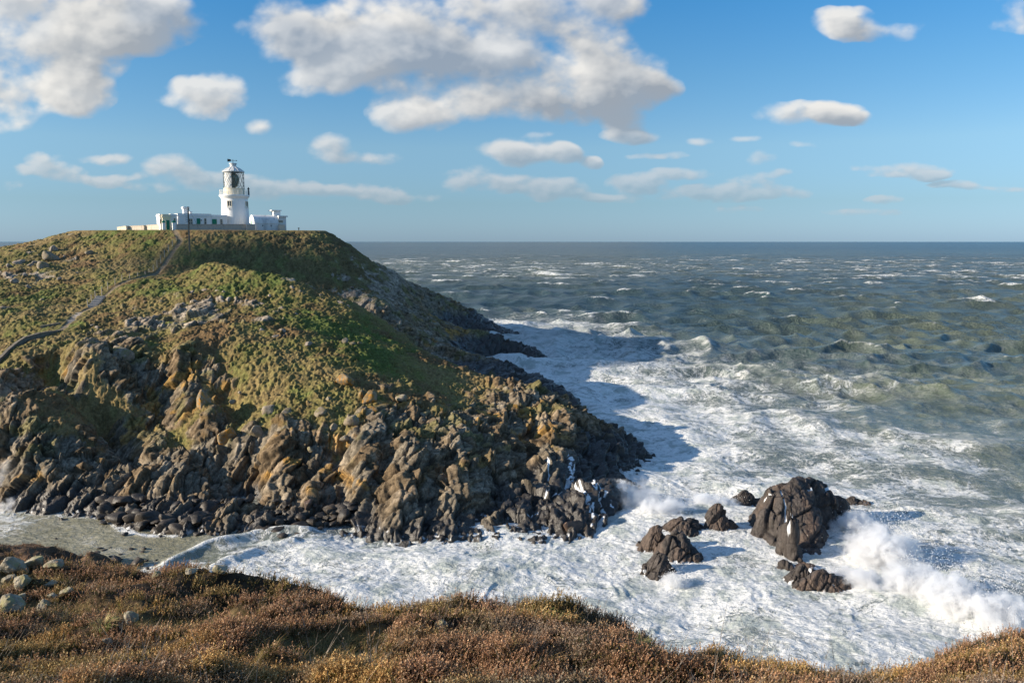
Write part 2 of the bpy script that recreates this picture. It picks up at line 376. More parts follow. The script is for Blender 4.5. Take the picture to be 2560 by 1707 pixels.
# ------------------------------------------------------------------ the headland
# control points: (px, py, distance, rock 0..1, green 0..1); distance None = at sea level
HP = [
 (0,633,172,.1,.4),(0,700,150,.25,.5),(0,745,140,.1,.6),(0,800,125,.35,.5),(0,889,108,.1,.6),(0,960,98,.8,.3),(0,1015,92.5,.9,.2),
 (75,612,180,.1,.4),(75,690,153,.4,.4),(70,850,116,.1,.6),(75,1000,95,.6,.4),(60,1060,91,.8,.3),(75,1130,87.5,1,0),(60,1200,84,1,0),
 (150,591,186,.2,.4),(150,640,170,.2,.4),(150,700,150,.15,.5),(150,760,134,.1,.6),(150,824,118,.1,.7),(150,880,106,.3,.6),(150,960,97.5,.7,.4),(150,1060,90.5,.7,.3),(150,1180,85,1,0),
 (230,572,192,.2,.5),(230,640,170,.2,.4),(230,720,144,.1,.6),(230,800,124,.1,.6),(225,850,112.5,.6,.4),(225,930,101,1,.2),(230,1010,97.0,.2,.5),(230,1100,90,.8,.2),(230,1200,84,1,0),
 (300,572,186,.0,.6),(300,640,167,.05,.4),(300,705,145,.0,.7),(300,790,124,.05,.6),(300,845,112,.6,.4),(300,900,105.5,1,.1),(300,980,101,1,.1),(300,1060,96.5,.5,.4),(300,1130,89.5,.8,.2),(300,1220,83,1,0),
 (380,574,180,.0,.6),(380,640,164,.0,.5),(380,700,149,.0,.7),(380,760,130,.5,.5),(380,800,123,.8,.3),(380,850,112,.3,.5),(370,910,106.5,1,.1),(370,990,101.5,1,.1),(380,1060,96,.8,.2),(380,1150,88,1,.1),(380,1225,82.5,1,0),
 (450,575.5,178,.0,.6),(450,640,164,.0,.6),(455,690,148,.0,.7),(450,720,137,.0,.9),(450,800,121,.9,.3),(450,850,110,.3,.5),(450,910,105.5,.9,.2),(450,970,101,1,.1),(450,1030,94.5,.5,.6),(450,1090,91,.5,.6),(450,1160,86,1,0),(450,1235,82,1,0),
 (540,575.5,180,.0,.5),(540,630,167,.0,.5),(540,668,146.5,.7,.5),(540,720,134,.15,.9),(540,800,120,.5,.5),(540,850,110,.1,.5),(540,920,104.5,.6,.4),(540,1000,98.5,.2,.6),(530,1060,94,.8,.4),(540,1110,90,.9,.1),(540,1180,85,1,0),(540,1240,81.5,1,0),
 (640,577,186,.0,.4),(640,640,168,.0,.5),(640,688,144,.1,.9),(640,740,131,.3,.9),(640,800,118,.3,.7),(640,870,108,.0,1),(640,950,100.5,.1,.7),(640,1010,97,.2,.6),(640,1060,92,.7,.3),(640,1130,87.5,1,.1),(640,1240,81.5,1,0),
 (725,577,190,.0,.4),(725,640,172,.0,.4),(720,706,142,.1,.8),(720,760,128,.3,.8),(720,830,114,.1,1),(720,930,101,.05,.7),(720,1030,93.5,.35,.5),(720,1120,87,1,.1),(720,1220,81.5,1,0),
 (800,576,193,.0,.4),(800,640,174,.1,.3),(800,728,139,.1,.6),(800,780,126,.1,.6),(800,840,113,.0,1),(800,930,101,.0,.7),(800,1020,93.5,.2,.5),(800,1100,88,.8,.2),(800,1200,82,1,0),
 (880,622,190,.1,.3),(880,690,172,.2,.3),(880,762,140,.1,.4),(880,850,113,.0,.9),(880,940,100,.15,.6),(880,1020,93.5,.5,.5),(880,1110,87,.9,.2),(880,1220,80.5,1,0),
 (950,672,188,.1,.3),(950,720,174,.3,.2),(950,757,160,.4,.2),(950,800,137,.05,.3),(950,850,122,.0,.5),(950,910,107,.1,.7),(950,990,96,.5,.5),(950,1080,88.5,.9,.2),(950,1200,81,1,0),
 (1010,790,164,.3,.3),(1015,845,133,.05,.3),(1020,900,116,.0,.5),(1020,960,103,.3,.5),(1020,1050,92.5,.9,.2),(1020,1150,84,1,.1),(1020,1260,77.5,1,0),
 (1100,905,126,.1,.3),(1100,950,112,.1,.4),(1100,1010,99,.8,.3),(1100,1100,88.5,1,.1),(1100,1200,81,1,0),(1100,1290,76,1,0),
 (1170,930,121,.2,.4),(1200,975,111,.3,.3),(1180,1040,98,1,.2),(1180,1140,87,1,.1),(1180,1250,78.5,1,0),
 (1250,955,117,.9,.1),(1260,1020,104,1,.1),(1260,1100,93,1,.1),(1260,1190,84,1,0),(1260,1290,77,1,0),
 (1367,986,112,1,.1),(1350,1060,101,1,.1),(1350,1150,89.5,1,0),(1350,1250,80,1,0),
 (1440,1040,106,1,0),(1440,1120,96,1,0),(1440,1220,84.5,1,0),(1430,1300,77,1,0),
 (1500,1076,103.5,1,0),(1500,1160,93.5,1,0),(1570,1104,103,1,0),(1560,1140,98.5,1,0),
 # the spurs on the far side
 (1005,717,226,.6,.1),(1040,726,234,.6,.1),(1080,740,240,.7,.1),(1118,751,246,.8,0),(1150,762,250,1,0),(1194,780,255,1,0),(1215,803,251,1,0),(1240,818,246,1,0),(1268,834,240,1,0),
 (1010,742,200,.3,.2),(1060,778,194,.4,.2),(1110,804,196,.5,.1),(1175,833,197,.7,.05),(1230,836,195,1,0),(1285,858,190,1,0),(1305,880,186,1,0),
 (1060,838,156,.3,.2),(1120,858,154,.5,.15),(1200,888,150,.5,.1),(1250,906,147,.7,.1),(1309,930,144.5,1,0),(1359,941,142,1,0),(1410,972,136,1,0),(1438,1000,133,1,0),
]
HH = [  # hidden hollows and the ground out of view: (x, y, z, rock, green)
 (-52,157,18.6,.1,.4),(-38,151,14.6,.1,.4),(-62,157,20.6,.1,.4),(-25,148,10.6,.2,.3),(-14,140,5.6,.3,.2),(-4,130,1.6,.6,.1),(4,124,-1.0,.8,0),(12,118,-1.5,1,0),
 (-24,215,6.5,.5,.1),(-14,216,.5,.8,0),(-8,218,-1.5,.8,0),(0,214,-3,1,0),(6,225,-3,1,0),(-16,228,-.8,1,0),(-12,238,-2,1,0),(-12,172,4.4,.4,.2),(-6,168,.2,.8,0),(1,166,-2,1,0),(8,168,-3,1,0),
 (-30,205,16,.3,.2),(-30,225,12,.3,.2),(-35,262,6,1,0),(-22,278,-3,1,0),(-8,270,-3,1,0),(-50,288,-3,1,0),(-50,240,18,.2,.3),(-46,206,27,.1,.3),(-70,205,30.8,0,.5),(-95,205,30.6,0,.5),(-70,225,29,0,.5),(-110,225,27,0,.5),(-80,255,12,.5,.2),(-120,258,10,.5,.2),(-85,272,-3,1,0),(-130,275,-3,1,0),
 (-60,196,30.8,0,.5),(-80,197,30.8,0,.5),(-52,198,30.4,0,.4),
 (-125,190,25,.2,.4),(-140,205,20,.2,.4),(-118,165,20,.2,.4),(-112,140,14,.3,.4),(-105,122,9,.5,.2),(-150,165,12,.4,.3),(-150,230,14,.4,.3),(-175,200,3,.8,0),(-175,240,2,.8,0),(-200,200,-3,1,0),(-200,240,-3,1,0),(-160,140,3,.8,0),(-185,150,-3,1,0),
 (-82,118,12,.2,.5),(-90,108,7,.7,.2),(-84,104,3.5,1,0),(-73,97.5,0.5,1,0),(-80,98,-2,1,0),(-95,96,-3,1,0),(-120,105,-1,1,0),(-150,120,-3,1,0),
 (-64.5,92,-2.0,1,0),(-66,86,-3,1,0),(-62.5,96,2.5,1,0),(-70,90,-3,1,0),(-62,101,8.5,.9,.2),
]
SHORE = [(52,1272),(110,1280),(180,1284),(245,1288),(300,1308),(360,1318),(430,1328),(520,1334),(600,1334),(680,1330),(740,1324),(830,1318),(900,1325),(980,1336),(1060,1340),(1150,1344),(1240,1347),(1330,1347),(1400,1342),(1470,1347),
 (1520,1320),(1548,1262),(1530,1225),(1575,1205),(1600,1150),(1600,1128)]
FARSHORE = [(1580,1100,0),(1500,1052,0),(1462,1030,0),(1420,985,0),(1320,915,0),(1285,870,0),(1290,845,0),(1282,838,0)]
pts, vals = [], []
for (px, py, Y, rk, gr) in HP:
    x, y, z = at(px, py, Y); pts.append((x, y)); vals.append((z, rk, gr))
for (x, y, z, rk, gr) in HH: pts.append((x, y)); vals.append((z, rk, gr))
for (px, py) in SHORE:
    x, y, z = atz(px, py, 0.0); pts.append((x, y)); vals.append((0.0, 1, 0))
for (x, y) in [(-58,75),(-50,73),(-40,72),(-30,71),(-22,70),(-14,68),(-6,67.5),(2,67.5),(9,68),(15,75),(19,85),(22,100),(20,108),(16,115),(14,125),(14,140),(12,152),(12,190),(10,205),(8,255),(2,262),(30,90),(30,140),(25,240),(-10,62),(-60,62),(-75,75),(-100,80),(-140,95),(-200,120)]:
    pts.append((x, y)); vals.append((-3.2, 1, 0))
for (px, py) in [(330,1285),(400,1288),(470,1290),(540,1292),(610,1290),(680,1290),(740,1295),(300,1255),(380,1262),(460,1262),(540,1265),(620,1270),(700,1272)]:
    x, y, z = atz(px, py, 0.9); pts.append((x, y)); vals.append((0.8, 1, 0))
for (px, py) in [(1190,822),(1215,822),(1165,812),(1240,894),(1265,896),(1215,880),(1290,912),(1150,806),(1175,868),(1200,874)]:
    x, y, z = atz(px, py, -1.0); pts.append((x, y)); vals.append((-1.2, 1, 0))
for (px, py, _) in FARSHORE:
    x, y, z = atz(px, py, 0.0); pts.append((x, y)); vals.append((-0.4, 1, 0))
HB = (-210, 45, 60, 300)
HF = Field(pts, vals, *HB, n=560, lam=1e-5)
def hit(px, py, t0=60, t1=230):
    a, fy, fz = ray(px, py); t = np.arange(t0, t1, 0.15)
    hv = HF(a*t, fy*t)[..., 0]; w_ = np.nonzero(hv > CAMZ + fz*t)[0]
    i = int(w_[0]) if len(w_) else -1
    return float(a*t[i]), float(fy*t[i]), float(max(hv[i], 0))
# gullies and ribs cut into the front: pixels seen along them, half width, height change
CUTS = [([(128,890),(180,960),(250,1040),(330,1130)],1.7,-2.6),([(395,985),(440,1060),(520,1130),(600,1210)],2.4,-2.2),([(650,1110),(625,1230)],1.8,-1.8),
 ([(845,1110),(850,1290)],1.6,-2.0),([(1125,1150),(1080,1250)],1.1,-1.3),([(1240,1180),(1190,1300)],1.2,-1.2),([(560,960),(600,1040)],1.6,-1.5),([(760,1130),(740,1260)],1.1,-1.0),([(985,1080),(950,1200)],1.0,-1.0),([(1330,1080),(1300,1200)],1.3,-1.2),
 ([(200,880),(260,960),(330,1040)],2.4,1.6),([(330,850),(390,960)],2.6,1.2),([(470,880),(430,1010)],2.0,1.2),([(520,1040),(500,1110)],1.6,1.8),([(60,1080),(90,1200)],2.4,1.2),([(700,1070),(660,1180)],1.6,1.0),([(900,1100),(900,1220)],2.2,1.2),([(1040,1150),(1000,1290)],2.0,1.2),([(1160,1100),(1100,1250)],1.6,.9),([(1400,1060),(1390,1200)],2.2,1.1),([(540,668),(600,690),(720,712)],3.0,.6),([(1500,1250),(1440,1300)],2.2,1.4),([(1520,1280),(1535,1240)],1.6,1.0)]
CUTW = [([hit(*p)[:2] for p in L], w_, dz) for L, w_, dz in CUTS]

# path from the gate down to the bridge wall, in world metres
PATHPX = [(430,576,180),(448,600,174),(452,617,171),(421,637,164),(375,671,153),(325,698,147),(283,717,141.5),(253,736,137),(230,759,131.5),(205,772,128.5),(184,786,126),(161,813,119.5),(150,826,117.5)]
PATH = [at(*p)[:2] for p in PATHPX]

def head_height(X, Y):
    v = HF(X, Y)
    z = v[..., 0]
    for L, w_, dz in CUTW:
        d_, _p = polyline_dist(X, Y, L); z = z + dz * np.exp(-(d_ / w_) ** 2)
    # plateau stays level where the buildings stand
    pl = smooth(z, 29.6, 30.4) * smooth(Y, 172, 180)
    z = z * (1 - pl) + 30.6 * pl
    return z, v[..., 1], v[..., 2], pl

def build_headland():
    ya = np.concatenate([np.arange(63, 112, 0.135), np.arange(112, 150, 0.2), np.arange(150, 200, 0.30), np.arange(200, 299, 0.42)])
    ua = np.concatenate([np.arange(-1.0, -0.70, 0.006), np.arange(-0.70, 0.20, 0.00118)])
    Yg, Ug = np.meshgrid(ya, ua, indexing='ij')
    X = (Ug * Yg).astype(np.float32); Y = Yg.astype(np.float32)
    z, rk, gr, pl = head_height(X, Y)
    z = z.astype(np.float32)
    off = 1 - pl
    # undulation
    z += off * (fbm(X*.08, Y*.08, oct=3, seed=5) * 0.8 + fbm(X*.28, Y*.28, oct=3, seed=8) * 0.32) * smooth(z, -1, 6)
    dpath, par = polyline_dist(X, Y, PATH)
    onpath = 1 - smooth(dpath, 0.32, 0.6)
    rk = np.clip(rk, 0, 1)
    steep = np.hypot(np.gradient(z, axis=0) / np.maximum(np.gradient(Y, axis=0), 1e-3), np.gradient(z, axis=1) / np.maximum(np.gradient(X, axis=1), 1e-3))
    rn = fbm(X*.11, Y*.11, z*.11, oct=4, seed=21) * 0.55 + fbm(X*.5, Y*.5, z*.5, oct=3, seed=31) * 0.38
    r = rk + rn * 0.9 + smooth(steep, 0.7, 1.5) * 0.2 - 0.10
    r = np.maximum(r, smooth(2.6 - z, -0.5, 1.0) * 1.2)
    r = r + smooth(X + 6*rn, -40, -24) * smooth(Y - 0.35*X, 140, 150) * .62
    pre = smooth(r, 0.12, 0.3) * (1 - pl) * (1 - smooth(2.2 - dpath, 0, 1.2))
    P = np.stack([X, Y, z], -1)
    N = normals(P)
    m = pre.ravel() > 0.003
    disp = np.zeros(X.size, np.float32); crack = np.zeros(X.size, np.float32); rnd = np.zeros(X.size, np.float32)
    cliff = smooth(rk, 0.55, 0.95).ravel()
    Pf = P.reshape(-1, 3)
    d1, c1, r1 = rock_relief(Pf[m], size=2.6, amp=1.05, seed=3, stretch=3.3)
    disp[m] = d1; crack[m] = c1; rnd[m] = r1
    edge_ = smooth(disp.reshape(X.shape), -.5, .9) * .55 + (rnd.reshape(X.shape) - .5) * .5
    rock = smooth(r + (edge_ - .25) * .62 * smooth(z, 2.0, 4.0), 0.40, 0.56) * pre
    ampk = (0.42 + 0.42 * cliff + .35 * (smooth(X, -36, -22) * smooth(Y, 138, 150)).ravel()) * (0.6 + 0.4*smooth(Pf[:, 1], 150, 110))
    disp = disp.reshape(X.shape) * ampk.reshape(X.shape)
    d = rock * (disp + 0.35 - .45 * smooth(Y, 125, 145))
    # grass tussocks
    gz = np.abs(fbm(X*1.6, Y*1.1, z*1.3, oct=3, seed=41)) 
    gz2 = fbm(X*.7 + gz, Y*.55, oct=3, seed=47)
    tuft = (0.30 - gz) * 0.62 + gz2 * 0.30 + fbm(X*3.6, Y*3.0, oct=2, seed=55) * 0.14
    d = d + (1 - rock) * tuft * off * (1 - onpath) * 1.0
    d = d * (1 - smooth(2.0 - dpath, 0, 1.2) * 0.7)
    rough = fbm(X*2.5, Y*2.5, z*2.5, oct=3, seed=61) * 0.10
    d = d + rock * rough
    N = blur(N, 8); N /= np.linalg.norm(N, axis=2, keepdims=True)
    P = P + N * d[..., None]
    P[..., 2] -= onpath * 0.15
    # ------------- albedo
    x, y, zz = P[..., 0], P[..., 1], P[..., 2]
    g0 = fbm(X*.10, Y*.10, oct=4, seed=71); g1 = fbm(X*.55, Y*.5, oct=4, seed=75); g2 = fbm(X*2.2, Y*2.0, oct=3, seed=79)
    gsel = np.clip(gr * 1.0 - 0.14 + g0 * 0.75 + g1 * 0.55 + g2 * .25, 0, 1)[..., None]
    straw = np.array([0.235, 0.172, 0.074]); olive = np.array([0.165, 0.142, 0.048]); green = np.array([0.094, 0.118, 0.030]); bracken = np.array([0.145, 0.085, 0.042]); heathc = np.array([.085, .055, .030])
    grass = np.where(gsel < 0.5, straw + (olive - straw) * (gsel * 2), olive + (green - olive) * (gsel * 2 - 1))
    bsel = smooth(fbm(X*.16 + 7, Y*.16, oct=4, seed=83) + 0.35 * g2 - 0.45 * (gr - .5), 0.12, 0.42)[..., None]
    grass = grass * (1 - 0.75 * bsel) + bracken * 0.75 * bsel
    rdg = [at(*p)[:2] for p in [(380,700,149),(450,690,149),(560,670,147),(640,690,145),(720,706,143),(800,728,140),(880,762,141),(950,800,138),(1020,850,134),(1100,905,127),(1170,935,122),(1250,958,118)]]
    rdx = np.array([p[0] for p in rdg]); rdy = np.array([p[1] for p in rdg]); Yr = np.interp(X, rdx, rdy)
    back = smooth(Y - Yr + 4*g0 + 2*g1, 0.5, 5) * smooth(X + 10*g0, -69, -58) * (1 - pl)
    back_tone = np.array([0.125, 0.098, 0.045]) * (1 + .35*g0)[..., None] + np.array([.0, .02, 0]) * smooth(g1, 0, .4)[..., None]  # darker brown tone for the ground behind the knoll ridge
    grass = grass + (back_tone - grass) * (back * .8)[..., None]
    grass *= (0.92 + 0.40 * g2 + 0.25 * g1)[..., None]
    grey = np.array([0.205, 0.172, 0.125]); pale = np.array([0.36, 0.30, 0.23]); brown = np.array([0.185, 0.130, 0.074]); ochre = np.array([0.46, 0.25, 0.05]); mossg = np.array([0.185, 0.165, 0.060]); wet = np.array([0.032, 0.028, 0.024])
    rr = rnd.reshape(X.shape); ck = crack.reshape(X.shape)
    rc = grey + (brown - grey) * smooth(rr, .3, .9)[..., None]
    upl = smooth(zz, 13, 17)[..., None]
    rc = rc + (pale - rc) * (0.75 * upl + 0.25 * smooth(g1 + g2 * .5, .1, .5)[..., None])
    rc = rc * (1 + 0.55 * g2 + .35 * g1)[..., None]
    lic = smooth(fbm(X*.45, Y*.45, z*.45, oct=4, seed=91) + 0.12 * g2, 0.13, 0.34) * smooth(zz, 1.8, 3.0) * (1 - smooth(zz, 11, 15)) * 0.8
    lic = lic * smooth(fbm(X*.09, Y*.09, oct=2, seed=93) + 0.1, -0.15, 0.25)
    rc = rc + (ochre - rc) * (lic * .8)[..., None]
    ms = smooth(fbm(X*.3, Y*.3, z*.5, oct=4, seed=95), 0.02, 0.35) * smooth(zz, 3.5, 6) * 0.7
    rc = rc + (mossg - rc) * ms[..., None]
    wetm = smooth(1.5 + 1.6 * fbm(X*.25, Y*.25, oct=3, seed=97) + smooth(X, -8, 12) * 2.4 + smooth(Y, 120, 140) * 5.0 - zz, -0.5, 1.1)
    rc = rc + (wet - rc) * (wetm * 0.93)[..., None]
    rc = rc * (1 - 0.68 * ck)[..., None]
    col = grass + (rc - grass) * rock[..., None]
    dirt = np.array([0.20, 0.155, 0.10])
    col = col + (dirt - col) * onpath[..., None]
    # water running off the wave-washed point
    run = np.zeros(X.shape, np.float32)
    RUN = [[(1412,1158),(1432,1195),(1420,1228)],[(1425,1170),(1450,1225),(1495,1275),(1520,1315)],[(1420,1190),(1448,1240),(1465,1290),(1478,1330)],[(1478,1225),(1492,1260),(1530,1295)],[(1370,1180),(1374,1210)],[(1315,1300),(1330,1290),(1352,1291)],[(1365,1245),(1390,1238),(1420,1235)],[(1540,1165),(1575,1190)],[(1470,1275),(1470,1310)],[(1500,1290),(1535,1325)],[(1445,1250),(1500,1320)]]
    for k, L in enumerate(RUN):
        wl = []
        for (px, py) in L:
            a, fy, fz = ray(px, py); t = np.arange(60, 130, 0.15)
            hx, hy, hz = a*t, fy*t, CAMZ + fz*t
            hv = HF(hx, hy)[..., 0]; i = int(np.argmax(hv > hz)) ; wl.append((hx[i], hy[i]))
        dd, _ = polyline_dist(X + 0.22*fbm(X*1.5, Y*1.5, oct=2, seed=k), Y + 0.22*fbm(X*1.5, Y*1.5, oct=2, seed=k+50), wl)
        run = np.maximum(run, (1 - smooth(dd + 0.18 * g2, 0.02, 0.20)) * smooth(fbm(X*2.2, Y*2.2, oct=3, seed=k+70), -.45, .05))
    # foam thrown on the rocks close to the water
    fo = smooth(1.3 - zz + 0.9 * fbm(X*.9, Y*.9, oct=3, seed=111), 0.6, 1.3) * smooth(fbm(X*2.6, Y*2.6, oct=3, seed=113), 0.1, 0.4) * .55
    run = np.maximum(run * smooth(zz, -1, 0.2), fo * rock)
    col = np.clip(col, 0.006, 0.8)
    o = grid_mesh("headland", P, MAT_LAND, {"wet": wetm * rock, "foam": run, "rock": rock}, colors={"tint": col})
    tag(o, "grassy headland with rocky cliffs below the white lighthouse", None, None, "structure")
    return o, P, rock

def land_material():
    m, nt = new_mat("headland_ground"); q = NT(nt)
    pos = q.n('ShaderNodeNewGeometry').outputs[0]
    tint = q.attr("tint", 0); wet = q.attr("wet"); foam = q.attr("foam"); rock = q.attr("rock")
    n = q.noise(pos, 3.2, 6.0, 0.65); n2 = q.noise(pos, 9.0, 4.0, 0.6)
    f = q.math('ADD', q.ramp(n, 0.3, 0.7, 0.60, 1.40, False), q.math('MULTIPLY', q.math('SUBTRACT', n2, .5), 1.3))
    c = q.vmath('SCALE', tint, f)
    foamc = q.ramp(foam, 0.25, 0.75)
    c = q.mix(foamc, c, (0.72, 0.74, 0.76))
    rough = q.mixf(wet, 0.92, 0.42)
    bump = q.n('ShaderNodeBump', {'Strength': 0.75, 'Distance': 0.12, 'Height': q.math('ADD', n, q.math('MULTIPLY', n2, 0.5))})
    p = q.principled(Base_Color=c, Roughness=rough, Normal=bump.outputs[0])
    q.set(p, 'Specular IOR Level', q.mixf(wet, 0.15, 0.5))
    q.out(p.outputs[0]); return m
MAT_LAND = land_material()
headland, HLP, HLROCK = build_headland()
# ------------------------------------------------------------------ the sea
# foam cover seen in the photo: (px, py, cover)
FO = [(300,1340,.30),(0,1330,.42),(100,1360,.30),(250,1390,.36),(150,1310,.40),(60,1290,.5),(480,1370,.22),(420,1420,.55),(420,1350,.08),(560,1340,.42),(600,1400,.66),(700,1370,.74),(800,1420,.85),(700,1330,.5),(900,1360,.78),(900,1430,.92),(1050,1400,.88),(1050,1350,.8),(1200,1400,.95),(1300,1450,1),(1450,1380,1),(1500,1450,1),
 (1600,1500,1),(1700,1450,.98),(1800,1550,.95),(1900,1600,.85),(2100,1600,.86),(2300,1620,.8),(1850,1480,.95),(2000,1500,.92),(2200,1450,1),(2400,1560,1),(2550,1500,.75),(2550,1400,.72),(2400,1420,.8),(2300,1350,.75),(2200,1300,.82),(2200,1250,.72),
 (1560,1250,.98),(1650,1180,.92),(1750,1200,.88),(1700,1320,.98),(1850,1150,.74),(1950,1180,.62),(2050,1150,.52),(2150,1160,.55),(2300,1200,.55),(2450,1300,.55),(2560,1250,.36),(2400,1150,.5),(2560,1150,.30),
 (1650,1100,.86),(1750,1080,.74),(1850,1080,.66),(2000,1080,.62),(2150,1070,.42),(2250,1090,.55),(2350,1080,.36),(2500,1050,.26),(1620,1030,.85),(1700,1000,.75),(1800,980,.58),(1900,1000,.5),(2000,1010,.44),(2080,1000,.5),(2200,1010,.28),(2300,980,.2),(2500,980,.16),
 (1500,980,.88),(1550,920,.72),(1650,930,.58),(1750,920,.42),(1850,930,.36),(1950,900,.26),(2050,920,.38),(2150,940,.32),(2300,900,.15),(2500,900,.12),
 (1400,900,.92),(1450,860,.74),(1550,865,.5),(1650,870,.52),(1700,840,.25),(1850,860,.2),(2000,850,.14),(2200,850,.14),(2500,840,.10),
 (1320,830,.95),(1380,820,.85),(1400,790,.42),(1500,810,.5),(1600,800,.14),(1290,800,.7),(1700,790,.1),(1900,790,.1),(2200,790,.1),(2500,780,.12),
 (1200,790,.3),(1250,760,.10),(1400,740,.10),(1600,740,.12),(1900,740,.14),(2200,740,.26),(2500,740,.22),(1000,660,.36),(1200,690,.34),(1400,690,.40),(1600,690,.32),(1900,690,.32),(2200,680,.38),(2500,690,.34),
 (900,640,.34),(1300,650,.30),(1700,650,.34),(2100,650,.34),(2500,650,.34),(900,620,.30),(1500,625,.30),(2100,625,.30),(2500,630,.30),(1000,612,.26),(1800,612,.26),(2500,614,.26)]
# murkiness (sand and silt): 0 blue-grey ... 1 olive
TU = [(300,1340,1),(0,1340,1),(480,1370,1),(600,1400,.8),(900,1400,.5),(1300,1420,.3),(1700,1450,.3),(2200,1450,.4),(2560,1450,.6),(2500,1250,.8),(2300,1180,.7),(2000,1120,.45),(1700,1080,.2),(1500,950,.2),(1700,930,.35),(1900,950,.5),(2100,960,.9),(2300,950,1),(2500,950,1),
 (2100,905,.15),(1900,900,.15),(2400,900,.2),(2050,870,.75),(2300,865,.8),(1850,860,.6),(2000,840,.5),(2500,840,.8),(1700,820,.3),(1500,760,.1),(1700,740,.1),(1900,740,.2),(2200,760,.6),(2450,780,.8),(2500,720,.6),(2200,700,.3),
 (1300,680,.5),(1000,670,.7),(1500,690,.4),(1900,690,.4),(2300,660,.5),(1000,640,.4),(1500,640,.5),(2000,640,.5),(1300,620,.2),(2200,622,.1),(1700,625,.3),(2500,630,.4)]
def sea_field(lst):
    p, v = [], []
    for (px, py, c) in lst:
        x, y, _ = atz(px, py, 0.0); l = math.log(y)
        p.append((x / y * 1.2, l)); v.append(c)
    return Field(p, v, -1.3, 1.3, math.log(38), math.log(4000), n=300, lam=2e-3)
FOF = sea_field(FO); TUF = sea_field(TU)
WAVES = []
_r = random.Random(12)
for lam, A, cnt, spread in ((62, .42, 3, .25), (44, .38, 4, .35), (30, .40, 6, .5), (20, .36, 8, .6), (13, .30, 10, .7), (8.5, .21, 12, .8), (5.5, .13, 14, .95), (3.4, .066, 16, 1.1), (2.1, .042, 18, 1.3), (1.3, .024, 16, 1.6)):
    for i in range(cnt):
        L = lam * _r.uniform(.78, 1.25); th = math.radians(-100) + _r.gauss(0, spread)
        WAVES.append((2*math.pi/L, th, A / math.sqrt(cnt) * 1.35 * _r.uniform(.7, 1.3), _r.uniform(0, 6.28), L))
def waves(X, Y, cell, amp, fsup):
    dx = np.zeros_like(X); dy = np.zeros_like(X); dz = np.zeros_like(X)
    wx = X + 6 * vnoise(X*.02, Y*.02, seed=301) + 1.4 * vnoise(X*.09, Y*.09, seed=302)
    wy = Y + 6 * vnoise(X*.02, Y*.02, seed=303) + 1.4 * vnoise(X*.09, Y*.09, seed=304)
    for k, th, A, ph, L in WAVES:
        fade = smooth(L / cell, 2.5, 5.0) if L < 50 else 1.0
        c, s = math.cos(th), math.sin(th)
        a = (k * (c*wx + s*wy) + ph).astype(np.float32)
        sa, ca = np.sin(a), np.cos(a)
        Af = A * amp * fade * (fsup if L < 7 else 1.0)
        dz += Af * ca
        q = 0.85
        dx -= q * Af * c * sa; dy -= q * Af * s * sa
    return dx, dy, dz
